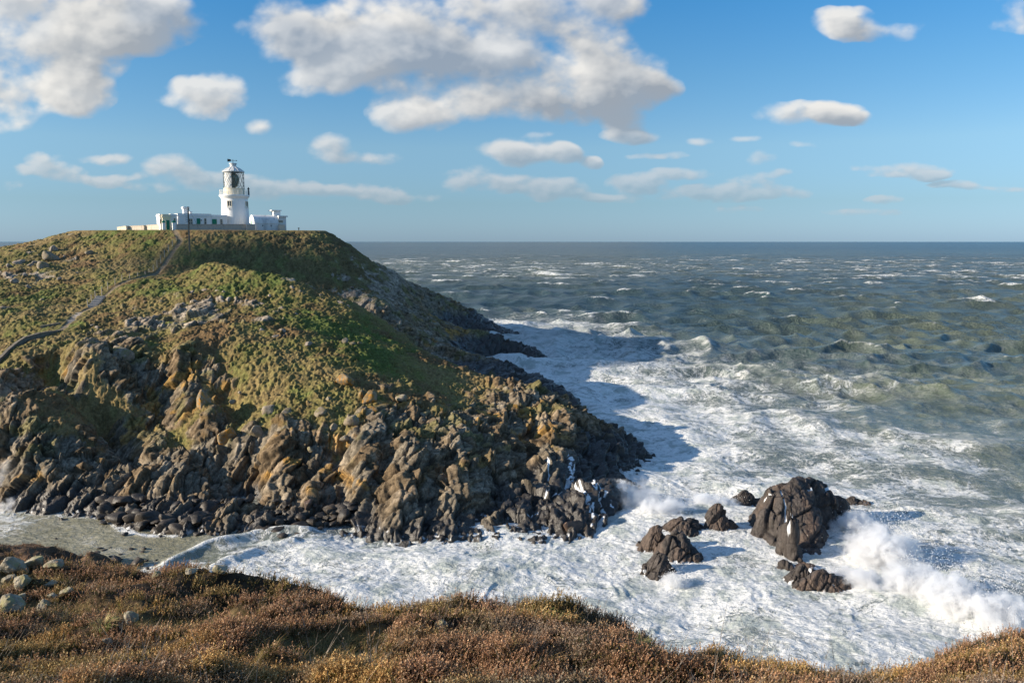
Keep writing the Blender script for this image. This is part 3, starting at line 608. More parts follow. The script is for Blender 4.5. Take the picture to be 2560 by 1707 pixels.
def build_sea():
    ys = [36.0]
    while ys[-1] < 90000:
        y = ys[-1]
        if y < 320: st = max(0.135, y*y/52000)
        elif y < 1500: st = 2.0 + (y - 320) * 0.004
        elif y < 6000: st = 7 + (y - 1500) * 0.02
        else: st = y * 0.05
        ys.append(y + st)
    ya = np.array(ys)
    ua = np.concatenate([np.linspace(-3.2, -0.74, 60)[:-1], np.arange(-0.74, 0.74, 0.00155), np.linspace(0.74, 3.2, 60)[1:]])
    Yg, Ug = np.meshgrid(ya, ua, indexing='ij')
    X = (Ug * Yg).astype(np.float32); Y = Yg.astype(np.float32)
    cell = np.maximum(np.gradient(Y, axis=0), 0.00155 * Y).astype(np.float32)
    cell = np.where(np.abs(Ug) > 0.74, cell + 0.04 * Y, cell)
    l = np.log(np.clip(Y, 38, 3900)); uu = np.clip(Ug, -1.2, 1.2) * 1.2
    foam = FOF(uu, l)[..., 0]; tur = TUF(uu, l)[..., 0]
    foam = np.where(foam > .5, .5 + (foam - .5) * .52, foam); foam = foam * (1 - smooth(Y, 9000, 30000))
    calm = smooth(X, -24, -34) * (1 - smooth(Y, 88, 104))
    shelter = 1 - 0.80 * calm
    amp = (0.46 + 0.75 * smooth(Y, 90, 190)) * shelter
    fsup = 1 - 0.6 * smooth(foam, .4, .68) * (1 - smooth(Y, 140, 220))
    dx, dy, dz = waves(X, Y, cell, amp, fsup)
    # churned foam surface
    ch = (1 - smooth(Y, 150, 260)) * smooth(foam, .4, .68)
    w1 = fbm(X*.16, Y*.16, oct=2, seed=201); w2 = fbm(X*.16+9, Y*.16, oct=2, seed=203)
    rid = 1 - np.abs(fbm(X*.42 + 1.6*w1, Y*.42 + 1.6*w2, oct=4, gain=.55, seed=207)) * 2.4
    rid2 = 1 - np.abs(fbm(X*1.2 + 1.2*w1, Y*1.2 + 1.2*w2, oct=3, gain=.55, seed=209)) * 2.2
    dz += ch * (rid * 0.08 + rid2 * 0.03)
    # crest measure drives the whitecaps
    crest = dz / (0.55 * np.maximum(amp, .2))
    # low breaking lines curling into the cove
    brk = np.zeros_like(X)
    for L in ([(395,1440),(430,1400),(520,1362),(640,1338),(760,1330)],[(500,1450),(560,1410),(640,1380),(720,1362)]):
        wl = [atz(px, py, 0)[:2] for px, py in L]
        d, _ = polyline_dist(X + .6*w1, Y + .6*w2, wl)
        brk = np.maximum(brk, np.exp(-(d/0.8)**2))
    dz += brk * 0.5
    l2, _ = polyline_dist(X + 1.2*w1, Y + 1.2*w2, [atz(px, py, 0)[:2] for px, py in [(40,1200),(60,1262),(150,1290),(262,1300),(330,1330),(420,1340)]])
    foam = np.maximum(foam, .62*np.exp(-(l2/.9)**2))
    foam = np.maximum(foam, brk * 0.60)
    sandy = calm * smooth(Y, 90, 80)
    P = np.stack([X + dx, Y + dy, dz], -1)
    o = grid_mesh("sea", P, MAT_SEA, {"foam": foam, "murk": np.clip(tur, 0, 1), "crest": crest, "sandy": sandy, "fdist": np.clip(Y/1000, 0, 20)})
    tag(o, "rough grey-green sea streaked with white foam", None, None, "structure")
    return o
def sea_material():
    m, nt = new_mat("sea_water"); q = NT(nt)
    pos = q.n('ShaderNodeNewGeometry').outputs[0]
    foam = q.attr("foam"); murk = q.attr("murk"); crest = q.attr("crest"); fd = q.attr("fdist")
    fl = q.vmath('MULTIPLY', pos, (1, 1, 0))
    wn = q.noise(fl, 0.11, 3.0, 0.5, col=True)
    wv = q.vmath('SCALE', q.vmath('SUBTRACT', wn, (.5, .5, .5)), 9.0)
    wn2 = q.noise(fl, 0.6, 2.0, 0.5, col=True)
    wv2 = q.vmath('SCALE', q.vmath('SUBTRACT', wn2, (.5, .5, .5)), 1.6)
    p = q.vmath('ADD', q.vmath('ADD', fl, wv), wv2)
    p = q.vmath('MULTIPLY', p, (0.72, 1.0, 1.0))
    def ridged(scale, det, ro, k=5.0):
        n = q.noise(p, scale, det, ro)
        return q.math('SUBTRACT', 1.0, q.math('MULTIPLY', q.math('ABSOLUTE', q.math('SUBTRACT', n, 0.5)), k))   # thin veins
    r1 = ridged(0.45, 5.0, 0.62); r2 = ridged(1.5, 4.0, 0.62); r3 = ridged(4.2, 3.0, 0.6, 4.0)
    lace = q.math('MAXIMUM', r1, q.math('MULTIPLY', r2, 0.9))
    patch = q.noise(p, 0.14, 7.0, 0.64)
    wn3 = q.noise(fl, 0.35, 3.0, 0.55, col=True)
    ps = q.vmath('ADD', fl, q.vmath('SCALE', q.vmath('SUBTRACT', wn3, (.5, .5, .5)), 4.5))
    streak = q.noise(q.vmath('MULTIPLY', ps, (.55, 1.7, 1)), 1.5, 5.0, 0.68)
    fine = q.noise(q.vmath('MULTIPLY', ps, (.7, 1.4, 1)), 4.0, 4.0, 0.7)
    pat = q.math('ADD', q.math('SUBTRACT', q.math('MULTIPLY', lace, 0.80), .16), q.math('ADD', q.math('MULTIPLY', q.math('SUBTRACT', patch, .5), 1.8), q.math('MULTIPLY', r3, 0.20)))
    thr = q.math('SUBTRACT', 1.16, q.math('MULTIPLY', foam, 1.36))
    over = q.math('SUBTRACT', pat, thr)
    inner = q.math('MULTIPLY', q.ramp(over, -.02, 0.30), q.mixf(q.ramp(foam, .3, .7), 0.75, 1.0))
    thin = q.math('MULTIPLY', q.ramp(over, -0.5, 0.1), 0.16)
    # whitecaps and wind streaks on the open water
    cap = q.noise(q.vmath('MULTIPLY', fl, (0.40, 1.0, 1)), 0.55, 3.0, 0.6)
    cap2 = q.noise(q.vmath('MULTIPLY', fl, (0.5, 1.0, 1)), 0.05, 3.0, 0.6)
    capv = q.math('ADD', q.math('ADD', q.math('MULTIPLY', crest, .42), q.math('MULTIPLY', q.math('SUBTRACT', cap, .5), 3.2)), q.math('ADD', q.math('MULTIPLY', q.math('SUBTRACT', cap2, .5), 2.6), q.math('MULTIPLY', foam, 2.6)))
    capm = q.math('MULTIPLY', q.ramp(capv, 1.6, 2.3), q.ramp(foam, 0.0, 0.08))
    cap3 = q.noise(q.vmath('MULTIPLY', fl, (0.5, .35, 1)), 0.035, 6.0, 0.72)
    capm = q.math('MAXIMUM', capm, q.math('MULTIPLY', q.ramp(cap3, .60, .72), q.ramp(fd, .7, 2.0, 0, .55)))
    openw = q.ramp(fd, 0.14, 0.30)
    fm = q.math('MAXIMUM', q.math('MULTIPLY', q.math('MAXIMUM', inner, thin), q.mixf(openw, 1.0, 0.35)), q.math('MULTIPLY', capm, q.mixf(openw, .35, .9)), clamp=True)
    big = q.noise(fl, 0.012, 3.0, 0.5)
    mk = q.math('ADD', murk, q.math('MULTIPLY', q.math('SUBTRACT', big, .5), 1.1), clamp=True)
    water = q.mix(mk, (0.032, 0.060, 0.068), (0.090, 0.108, 0.076))
    water = q.mix(q.math('MULTIPLY', q.attr('sandy'), q.ramp(patch, .3, .7, .7, 1.0)), water, (0.30, 0.27, 0.17))
    thinf = q.mix(q.ramp(foam, .5, .7), water, (0.17, 0.20, 0.19))
    sf = q.math('ADD', q.math('MULTIPLY', q.math('SUBTRACT', streak, .5), 1.5), q.math('ADD', q.math('MULTIPLY', q.math('SUBTRACT', fine, .5), 1.0), q.math('MULTIPLY', lace, .22)))
    white = q.mix(q.ramp(sf, -.34, .26), (0.22, 0.26, 0.25), (0.74, 0.74, 0.715))
    pB = q.noise(ps, 0.33, 4.0, 0.6)
    white = q.mix(q.ramp(pB, .47, .64, 0, .85), white, (0.36, 0.40, 0.37))
    col = q.mix(fm, thinf, white)
    rough = q.mixf(fm, q.mixf(openw, 0.16, 0.28), 0.85)
    b1 = q.noise(q.vmath('MULTIPLY', fl, (0.6, 1.0, 1)), 1.6, 6.0, 0.6)
    b2 = q.noise(q.vmath('MULTIPLY', fl, (0.5, 1.0, 1)), 0.25, 5.0, 0.62)
    h = q.math('ADD', q.math('MULTIPLY', b1, q.mixf(openw, 0.42, 0.85)), q.math('ADD', q.math('MULTIPLY', b2, q.mixf(openw, 0.12, 2.2)), q.math('MULTIPLY', fm, 0.10)))
    h = q.math('ADD', h, q.math('MULTIPLY', q.math('MULTIPLY', sf, fm), 0.06))
    bump = q.n('ShaderNodeBump', {'Strength': 0.9, 'Distance': 1.0, 'Height': h})
    s = q.principled(Base_Color=col, Roughness=rough, Normal=bump.outputs[0], IOR=1.33)
    q.set(s, 'Specular IOR Level', q.mixf(fm, 0.5, 0.15))
    q.out(s.outputs[0]); return m
MAT_SEA = sea_material()
sea = build_sea()
# ------------------------------------------------------------------ buildings on the plateau
GROUND = 30.6
_O = at(589.5, 574, 196.0); OX, OY = _O[0], _O[1]
PHI = math.radians(33.0)
EX = (math.cos(PHI), math.sin(PHI)); EY = (-math.sin(PHI), math.cos(PHI))
def L2W(x, y): return OX + EX[0]*x + EY[0]*y, OY + EX[1]*x + EY[1]*y
def LX(px, ly):
    lo, hi = -60.0, 60.0
    for _ in range(50):
        mid = (lo + hi) / 2; X, Y = L2W(mid, ly)
        if proj(X, Y, 31.0)[0] < px: lo = mid
        else: hi = mid
    return (lo + hi) / 2
def LZ(py, lx, ly):
    X, Y = L2W(lx, ly); lo, hi = 20.0, 60.0
    for _ in range(50):
        mid = (lo + hi) / 2
        if proj(X, Y, mid)[1] > py: lo = mid
        else: hi = mid
    return (lo + hi) / 2
class MB:
    def __init__(s): s.v = []; s.f = []
    def quadbox(s, c):
        i = len(s.v); s.v += c
        for f in ((0,3,2,1),(4,5,6,7),(0,1,5,4),(1,2,6,5),(2,3,7,6),(3,0,4,7)): s.f.append(tuple(i+k for k in f))
        return s
    def box(s, x0, x1, y0, y1, z0, z1):
        return s.quadbox([(x0,y0,z0),(x1,y0,z0),(x1,y1,z0),(x0,y1,z0),(x0,y0,z1),(x1,y0,z1),(x1,y1,z1),(x0,y1,z1)])
    def lathe(s, prof, seg=48, cx=0, cy=0, a0=0.0, a1=2*math.pi, cap=True):
        full = abs(a1 - a0 - 2*math.pi) < 1e-6; n = seg if full else seg + 1; i = len(s.v)
        for (r, z) in prof:
            for k in range(n):
                a = a0 + (a1 - a0) * k / seg; s.v.append((cx + r*math.cos(a), cy + r*math.sin(a), z))
        for j in range(len(prof) - 1):
            for k in range(seg):
                k2 = (k + 1) % n
                s.f.append((i+j*n+k, i+j*n+k2, i+(j+1)*n+k2, i+(j+1)*n+k))
        if cap and full:
            s.f.append(tuple(i + (len(prof)-1)*n + k for k in range(n)))
        return s
    def tube(s, p, q, r, seg=6, r2=None):
        p, q = Vector(p), Vector(q); d = (q - p).normalized()
        u = d.orthogonal().normalized(); w_ = d.cross(u); i = len(s.v); r2 = r if r2 is None else r2
        for (c, rr) in ((p, r), (q, r2)):
            for k in range(seg):
                a = 2*math.pi*k/seg; s.v.append(tuple(c + u*(rr*math.cos(a)) + w_*(rr*math.sin(a))))
        for k in range(seg): s.f.append((i+k, i+(k+1) % seg, i+seg+(k+1) % seg, i+seg+k))
        s.f.append(tuple(i+k for k in reversed(range(seg)))); s.f.append(tuple(i+seg+k for k in range(seg)))
        return s
    def build(s, name, mat, parent=None, off=(0, 0, 0), smooth_shade=False, bevel=0.0):
        me = bpy.data.meshes.new(name)
        me.from_pydata([(a-off[0], b-off[1], c-off[2]) for a, b, c in s.v], [], s.f); me.update()
        if smooth_shade: me.polygons.foreach_set("use_smooth", np.ones(len(me.polygons), bool)); me.set_sharp_from_angle(angle=math.radians(35))
        me.materials.append(mat)
        o = bpy.data.objects.new(name, me); SC.collection.objects.link(o)
        if parent is not None: o.parent = parent
        if bevel:
            b = o.modifiers.new("bevel", 'BEVEL'); b.width = bevel; b.segments = 2
        return o
def empty(name, loc, rz=0.0, **kw):
    o = bpy.data.objects.new(name, None); SC.collection.objects.link(o)
    o.location = loc; o.rotation_euler = (0, 0, rz); o.empty_display_size = 0.5
    tag(o, **kw); return o
def paint(name, col, rough=0.7, stain=0.25, stain_col=(0.30, 0.27, 0.22), scale=0.9, spec=0.3, streak=True, thr=0.52):
    m, nt = new_mat(name); q = NT(nt)
    pos = q.n('ShaderNodeNewGeometry').outputs[0]
    sv = q.vmath('MULTIPLY', pos, (1, 1, 0.30 if streak else 1.0))
    n = q.noise(sv, scale, 6.0, 0.65); n2 = q.noise(pos, scale*9, 4.0, 0.6)
    f = q.math('MULTIPLY', q.ramp(q.math('ADD', n, q.math('MULTIPLY', q.math('SUBTRACT', n2, .5), .3)), thr, thr+.2), stain)
    c = q.mix(f, col, stain_col)
    c = q.vmath('SCALE', c, q.ramp(n2, .2, .8, .92, 1.06))
    b = q.n('ShaderNodeBump', {'Strength': 0.3, 'Distance': 0.02, 'Height': n2})
    p = q.principled(Base_Color=c, Roughness=rough, Normal=b.outputs[0]); q.set(p, 'Specular IOR Level', spec)
    q.out(p.outputs[0]); return m
M_WHITE = paint("limewash_white", (0.80, 0.79, 0.76), 0.75, 0.18)
M_WHITE2 = paint("weathered_limewash", (0.66, 0.66, 0.65), 0.8, 0.65, (0.30, 0.30, 0.29), 0.55, thr=0.46)
M_CREAM = paint("cream_paint", (0.70, 0.62, 0.46), 0.7, 0.3, (0.5, 0.38, 0.2))
M_GREEN = paint("green_paint", (0.010, 0.205, 0.115), 0.45, 0.15, (.04, .2, .12))
M_FRAME = paint("window_frame", (0.62, 0.55, 0.42), 0.5, 0.2)
M_STONEW = paint("boundary_stone", (0.46, 0.40, 0.34), 0.9, 0.6, (0.24, 0.21, 0.18), 2.2, streak=False, thr=.48)
M_STONED = paint("dark_stone", (0.22, 0.185, 0.14), 0.95, 0.6, (0.05, 0.045, 0.035), 2.2, streak=False, thr=.48)
M_TAN = paint("tan_render", (0.60, 0.51, 0.40), 0.9, 0.5, (0.28, 0.22, 0.16), 1.4, streak=False)
M_IRON = paint("dark_iron", (0.035, 0.045, 0.045), 0.5, 0.3, (.1, .05, .03))
M_LEAD = paint("roof_lead", (0.60, 0.60, 0.58), 0.6, 0.4, (0.40, 0.36, 0.30), 1.2)
M_WOOD = paint("weathered_timber", (0.17, 0.14, 0.11), 0.85, 0.5, (0.07, 0.055, 0.045), 1.5)
M_WOODL = paint("pale_timber", (0.34, 0.30, 0.25), 0.85, 0.4, (0.14, 0.12, 0.10), 1.5)
M_RAIL = paint("white_railing", (0.72, 0.72, 0.70), 0.5, 0.2, (.35, .2, .1))
def glass_mat(name, col, alpha=0.0):
    m, nt = new_mat(name); q = NT(nt)
    p = q.principled(Base_Color=col, Roughness=0.06); q.set(p, 'Specular IOR Level', 0.6)
    if alpha:
        t = q.n('ShaderNodeBsdfTransparent'); mx = q.n('ShaderNodeMixShader'); q.set(mx, 0, alpha)
        q.set(mx, 1, t.outputs[0]); q.set(mx, 2, p.outputs[0]); q.out(mx.outputs[0])
    else: q.out(p.outputs[0])
    return m
M_PANE = glass_mat("window_glass", (0.05, 0.055, 0.06))
M_LGLASS = glass_mat("lantern_glass", (0.25, 0.3, 0.3), 0.16)
M_LENS = glass_mat("lens_glass", (0.17, 0.20, 0.15))
M_BRASS = paint("lens_brass", (0.25, 0.20, 0.10), 0.4, 0.1)

def root_at(name, lx, ly, **kw):
    X, Y = L2W(lx, ly); return empty(name, (X, Y, GROUND), PHI, **kw)
def window(parent, off, px0, px1, py0, py1, ly, mull=1, shutter=False, name='window', sill=True, trans=0):
    x0, x1 = LX(px0, ly), LX(px1, ly); xm = (x0+x1)/2
    z0, z1 = LZ(py1, xm, ly), LZ(py0, xm, ly)
    z0 = max(z0, GROUND + .3)
    if shutter:
        b = MB().box(x0, x1, ly-.07, ly-.002, z0, z1)
        o = b.build('shutter', M_GREEN, parent, off)
        f = MB()
        for xx in (x0, xm, x1): f.box(xx-.045, xx+.045, ly-.11, ly-.072, z0, z1)
        f.box(x0-.045, x1+.045, ly-.114, ly-.074, z1, z1+.08); f.box(x0-.045, x1+.045, ly-.114, ly-.074, z0-.08, z0)
        f.build('frame', M_GREEN, o, off); return o
    w_ = 0.10; f = MB()
    f.box(x0-w_, x0, ly-.08, ly-.002, z0-w_, z1+w_); f.box(x1, x1+w_, ly-.08, ly-.002, z0-w_, z1+w_)
    f.box(x0, x1, ly-.078, ly-.003, z1, z1+w_); f.box(x0, x1, ly-.078, ly-.003, z0-w_, z0)
    for k in range(mull):
        xx = x0 + (x1-x0)*(k+1)/(mull+1); f.box(xx-.05, xx+.05, ly-.07, ly-.004, z0, z1)
    for k in range(trans):
        zz = z0 + (z1-z0)*(k+1)/(trans+1); f.box(x0, x1, ly-.066, ly-.006, zz-.04, zz+.04)
    o = f.build('window', M_FRAME, parent, off)
    MB().box(x0, x1, ly-.03, ly-.008, z0, z1).build('pane', M_PANE, o, off)
    if sill: MB().box(x0-.2, x1+.2, ly-.2, ly-.0, z0-w_-.12, z0-w_-.004).build('sill', M_WHITE, o, off)
    return o

def build_lighthouse():
    R = empty('lighthouse', (OX, OY, GROUND), PHI, label="tall round white lighthouse tower with a latticed lantern room", cat="lighthouse")
    def T(py): return LZ(py, 0, 0) - GROUND
    zc0, zc1 = T(495.5), T(488)
    r = lambda w: w / FPX * 197.5 / 2
    MB().lathe([(r(69), -0.6), (r(68), 0.3), (r(66.5), 2.0), (r(63), T(520)), (r(60.5), zc0)], 64).build('tower', M_WHITE, R, smooth_shade=True)
    MB().lathe([(r(60.6), zc0-.95), (r(62.2), zc0-.92), (r(62.2), zc0-.70), (r(60.6), zc0-.66)], 64, cap=False).build('string_course', M_WHITE, R)
    MB().lathe([(r(61), zc0-.25), (r(64), zc0-.05), (r(67), zc0+.2), (r(70.5), zc0+.35), (r(71.5), zc1-.2), (r(70.5), zc1), (0.1, zc1+.01)], 64).build('gallery', M_WHITE, R, smooth_shade=True)
    # railing
    rr = r(68); rail = MB()
    for zz in (.35, .75, 1.12):
        for k in range(40):
            a, b = 2*math.pi*k/40, 2*math.pi*(k+1)/40
            rail.tube((rr*math.cos(a), rr*math.sin(a), zc1+zz), (rr*math.cos(b), rr*math.sin(b), zc1+zz), .03, 5)
    for k in range(20):
        a = 2*math.pi*k/20; rail.tube((rr*math.cos(a), rr*math.sin(a), zc1), (rr*math.cos(a), rr*math.sin(a), zc1+1.15), .04, 5)
    rail.build('railing', M_RAIL, R)
    # lantern room
    zb, zt = T(471.5), T(430.5); rl = r(48.0)
    MB().lathe([(rl+.04, zc1+.01), (rl+.04, zb-.12), (rl+.12, zb-.1), (rl+.12, zb), (rl-.1, zb+.002)], 48, cap=False).build('murette', M_CREAM, R, smooth_shade=True)
    view = math.radians(-90 - 19.2) + 0 - PHI     # direction from tower towards the photographer, local angle
    view = math.atan2(-(OY), -(OX)) - PHI
    g = MB().lathe([(rl-.03, zb), (rl-.03, zt)], 48, cap=False).build('glazing', M_LGLASS, R, smooth_shade=True)
    lat = MB(); nd = 14; rows = 4
    for s in (-1, 1):
        for k in range(nd):
            for j in range(rows * 3):
                a = 2*math.pi*k/nd + s * 2*math.pi/nd * (j/3.0) * .5 * 1.0; b = a + s * 2*math.pi/nd/3.0*.5
                z0 = zb + (zt-zb)*j/(rows*3); z1 = zb + (zt-zb)*(j+1)/(rows*3)
                lat.tube((rl*math.cos(a), rl*math.sin(a), z0), (rl*math.cos(b), rl*math.sin(b), z1), .036, 5)
    lat.build('lattice', M_IRON, R)
    # inner blind panels on the sunny side
    bl = MB().lathe([(rl-.28, zb+.02), (rl-.28, zt-.05), (rl-.31, zt-.05), (rl-.31, zb+.02)], 24, a0=view-math.radians(128), a1=view-math.radians(14), cap=False)
    bl.build('blind', M_WHITE, R, smooth_shade=True)
    lens = MB().lathe([(.3, zb+.1), (.75, zb+.5), (1.05, zb+1.2), (1.25, zb+2.2), (1.22, zb+3.0), (.9, zt-.7), (.45, zt-.25)], 24).build('lens', M_LENS, R, smooth_shade=True)
    rg = MB()
    for k in range(7):
        zz = zb + .7 + k*.5; ra = 1.02 + .26*math.sin(math.pi*(k+1)/8)
        rg.lathe([(ra, zz), (ra+.04, zz+.03), (ra, zz+.07)], 24, cap=False)
    for k in range(8):
        a = view + math.pi*k/4; rg.tube((1.0*math.cos(a), 1.0*math.sin(a), zb+.5), (1.33*math.cos(a), 1.33*math.sin(a), zb+2.4), .04); rg.tube((1.33*math.cos(a), 1.33*math.sin(a), zb+2.4), (.9*math.cos(a), .9*math.sin(a), zt-.7), .04)
    rg.build('lens_frame', M_BRASS, lens)
    zr = T(417.5)
    re = r(51.5)
    MB().lathe([(rl-.1, zt-.06), (re, zt-.04), (re, zt+.12), (rl*.72, zt+.75), (rl*.42, zt+1.15), (.82, zr), (.82, zr+.05)], 28).build('roof', M_LEAD, R)
    ribs = MB()
    for k in range(14):
        a = 2*math.pi*k/14; c, s = math.cos(a), math.sin(a)
        ribs.tube((re*c, re*s, zt+.14), (rl*.72*c, rl*.72*s, zt+.78), .04); ribs.tube((rl*.72*c, rl*.72*s, zt+.78), (.85*c, .85*s, zr), .04)
    ribs.build('roof_rib', M_LEAD, R)
    zv = T(408.5)
    MB().lathe([(.74, zr+.05), (.74, zv-.25), (.90, zv-.2), (.90, zv), (.1, zv+.06)], 20).build('ventilator', M_LEAD, R, smooth_shade=True)
    # weather vane
    za = T(401.5); vx = math.cos(-PHI + math.radians(19.2)), math.sin(-PHI + math.radians(19.2))
    def vp(t, z): return (vx[0]*t, vx[1]*t, z)
    v = MB().tube((0, 0, zv), (0, 0, za+.25), .05).tube(vp(-1.0, za), vp(1.0, za), .045)
    pw = (-vx[1]*.03, vx[0]*.03)
    def plate(t0, t1, z0, z1, z0b, z1b):
        a = vp(t0, z0); b = vp(t1, z0b); c = vp(t1, z1b); d = vp(t0, z1)
        v.quadbox([(a[0]-pw[0], a[1]-pw[1], a[2]), (b[0]-pw[0], b[1]-pw[1], b[2]), (b[0]+pw[0], b[1]+pw[1], b[2]), (a[0]+pw[0], a[1]+pw[1], a[2]),
                   (d[0]-pw[0], d[1]-pw[1], d[2]), (c[0]-pw[0], c[1]-pw[1], c[2]), (c[0]+pw[0], c[1]+pw[1], c[2]), (d[0]+pw[0], d[1]+pw[1], d[2])])
    plate(-1.25, -.45, za-.34, za+.34, za-.22, za+.26); plate(.72, 1.0, za-.14, za+.14, za-.02, za+.02)
    v.build('weather_vane', M_IRON, R)
    # tower windows, set by direction round the drum
    def drum_window(px0, px1, py0, py1, name, dark=M_PANE):
        zz0, zz1 = T(py1), T(py0); c = (px0+px1)/2; rad = r(62.0)
        s = ((c - 589.5) / FPX * 197.5) / rad
        a = view + math.asin(max(-1, min(1, s)))
        hw = (px1-px0) / FPX * 197.5 / 2 / max(.35, math.cos(math.asin(max(-1, min(1, s)))))
        n = (math.cos(a), math.sin(a)); t = (-math.sin(a), math.cos(a))
        def bx(mb, u0, u1, d0, d1, z0, z1):
            f = lambda u, d, z: (n[0]*(rad+d)+t[0]*u, n[1]*(rad+d)+t[1]*u, z)
            mb.quadbox([f(u0,d1,z0), f(u1,d1,z0), f(u1,d0,z0), f(u0,d0,z0), f(u0,d1,z1), f(u1,d1,z1), f(u1,d0,z1), f(u0,d0,z1)]); return mb
        f = MB(); bx(f, -hw-.12, -hw, -.3, .10, zz0-.1, zz1+.12); bx(f, hw, hw+.12, -.3, .10, zz0-.1, zz1+.12); bx(f, -hw, hw, -.3, .098, zz1, zz1+.118); bx(f, -.06, .06, -.3, .06, zz0, zz1); bx(f, -hw, hw, -.3, .097, zz0-.1, zz0)
        o = f.build('window', M_FRAME, R)
        bx(MB(), -hw, hw, -.35, .02, zz0, zz1).build('pane', dark, o)
        bx(MB(), -hw-.25, hw+.25, -.3, .18, zz0-.25, zz0-.105).build('sill', M_WHITE, o)
        return a, n, rad
    a, n, rad = drum_window(573.5, 582, 504.5, 518, 'window')
    z = T(524.5); MB().tube((n[0]*rad, n[1]*rad, z), (n[0]*(rad+.35), n[1]*(rad+.35), z), .12, 8).build('wall_lamp', M_IRON, R)
    drum_window(615, 619.5, 505, 520, 'window')
    # fog signal on the gallery edge
    a = view + math.radians(78); fx, fy = rr*math.cos(a), rr*math.sin(a)
    MB().tube((fx, fy, zc1), (fx, fy, zc1+1.1), .22, 8).tube((fx, fy, zc1+1.1), (fx, fy, zc1+1.9), .12, 8).lathe([(.1, zc1+1.3), (.28, zc1+1.35), (.28, zc1+1.6), (.1, zc1+1.65)], 10, fx, fy).build('fog_detector', M_IRON, R)
    a = view + 0.28; MB().tube((r(62.5)*math.cos(a), r(62.5)*math.sin(a), 4.6), (r(61)*math.cos(a), r(61)*math.sin(a), zc0-.3), .035).tube((r(67.3)*math.cos(a), r(67.3)*math.sin(a), .1), (r(62.8)*math.cos(a), r(62.8)*math.sin(a), 4.7), .035).build('conductor', M_RAIL, R)
build_lighthouse()

def cottage():
    ly = -3.2
    x0, x1 = LX(446, ly), LX(569, ly); xs = LX(529, ly); zA = LZ(534, LX(480, ly), ly); zB = LZ(537.5, LX(550, ly), ly)
    off = ((x0+x1)/2, ly, GROUND)
    R = root_at('keepers_cottage', off[0], off[1], label="long low white cottage with green shutters joined to the lighthouse base", cat="cottage")
    MB().box(x0, xs, ly, ly+7, GROUND-.8, zA-.62).box(xs+.002, x1, ly+.02, ly+4.0, GROUND-.8, zB-.55).build('wall', M_WHITE, R, off)
    MB().box(x0-.12, xs, ly-.14, ly+7.12, zA-.60, zA-.42).box(x0-.04, xs-.02, ly-.05, ly+7.04, zA-.418, zA-.12).box(x0-.10, xs+.05, ly-.12, ly+7.1, zA-.118, zA).build('parapet', M_WHITE, R, off)
    MB().box(xs+.06, x1+.02, ly-.10, ly+4.1, zB-.548, zB-.40).box(xs+.06, x1, ly-.03, ly+4.02, zB-.398, zB).build('roof_edge', M_WHITE, R, off)
    # chimneys
    cy = ly + 1.6
    def stack(px0, px1, py0, cy, d, cap=True):
        a, b = LX(px0, cy), LX(px1, cy); zt = LZ(py0, (a+b)/2, cy)
        m = MB().box(a+.15, b-.15, cy, cy+d, zA-.3, zt-.55)
        if cap: m.box(a+.05, b-.05, cy-.1, cy+d+.1, zt-.548, zt-.30); m.box(a-.05, b+.05, cy-.2, cy+d+.2, zt-.298, zt-.05); m.box(a+.1, b-.1, cy-.05, cy+d+.05, zt-.048, zt+.08)
        else: m.box(a+.10, b-.10, cy-.05, cy+d+.05, zt-.548, zt-.1); m.box(a, b, cy-.12, cy+d+.12, zt-.098, zt)
        m.build('chimney', M_WHITE, R, off)
    stack(459.5, 476.5, 517.5, cy, 1.5); stack(475.5, 483.2, 528.8, ly+3.2, .9, False)
    window(R, off, 473.5, 481.5, 547.5, 561.5, ly, 1, trans=1)
    s = window(R, off, 493.2, 501, 547, 561.5, ly, shutter=True); 
    window(R, off, 512, 516, 547, 560.5, ly, 0, trans=1)
    window(R, off, 531.5, 542, 548.7, 562, ly+.02, shutter=True)
    window(R, off, 551.7, 556.3, 549, 561, ly+.02, 0, trans=2)
    xa = LX(503.8, ly); zz = LZ(550.5, xa, ly); MB().tube((xa, ly, zz), (xa, ly-.35, zz-.05), .11, 8).build('wall_lamp', M_IRON, R, off)
    fix_children(R, off)
def fix_children(R, off):
    pass
def shutter_fix(): pass
cottage()

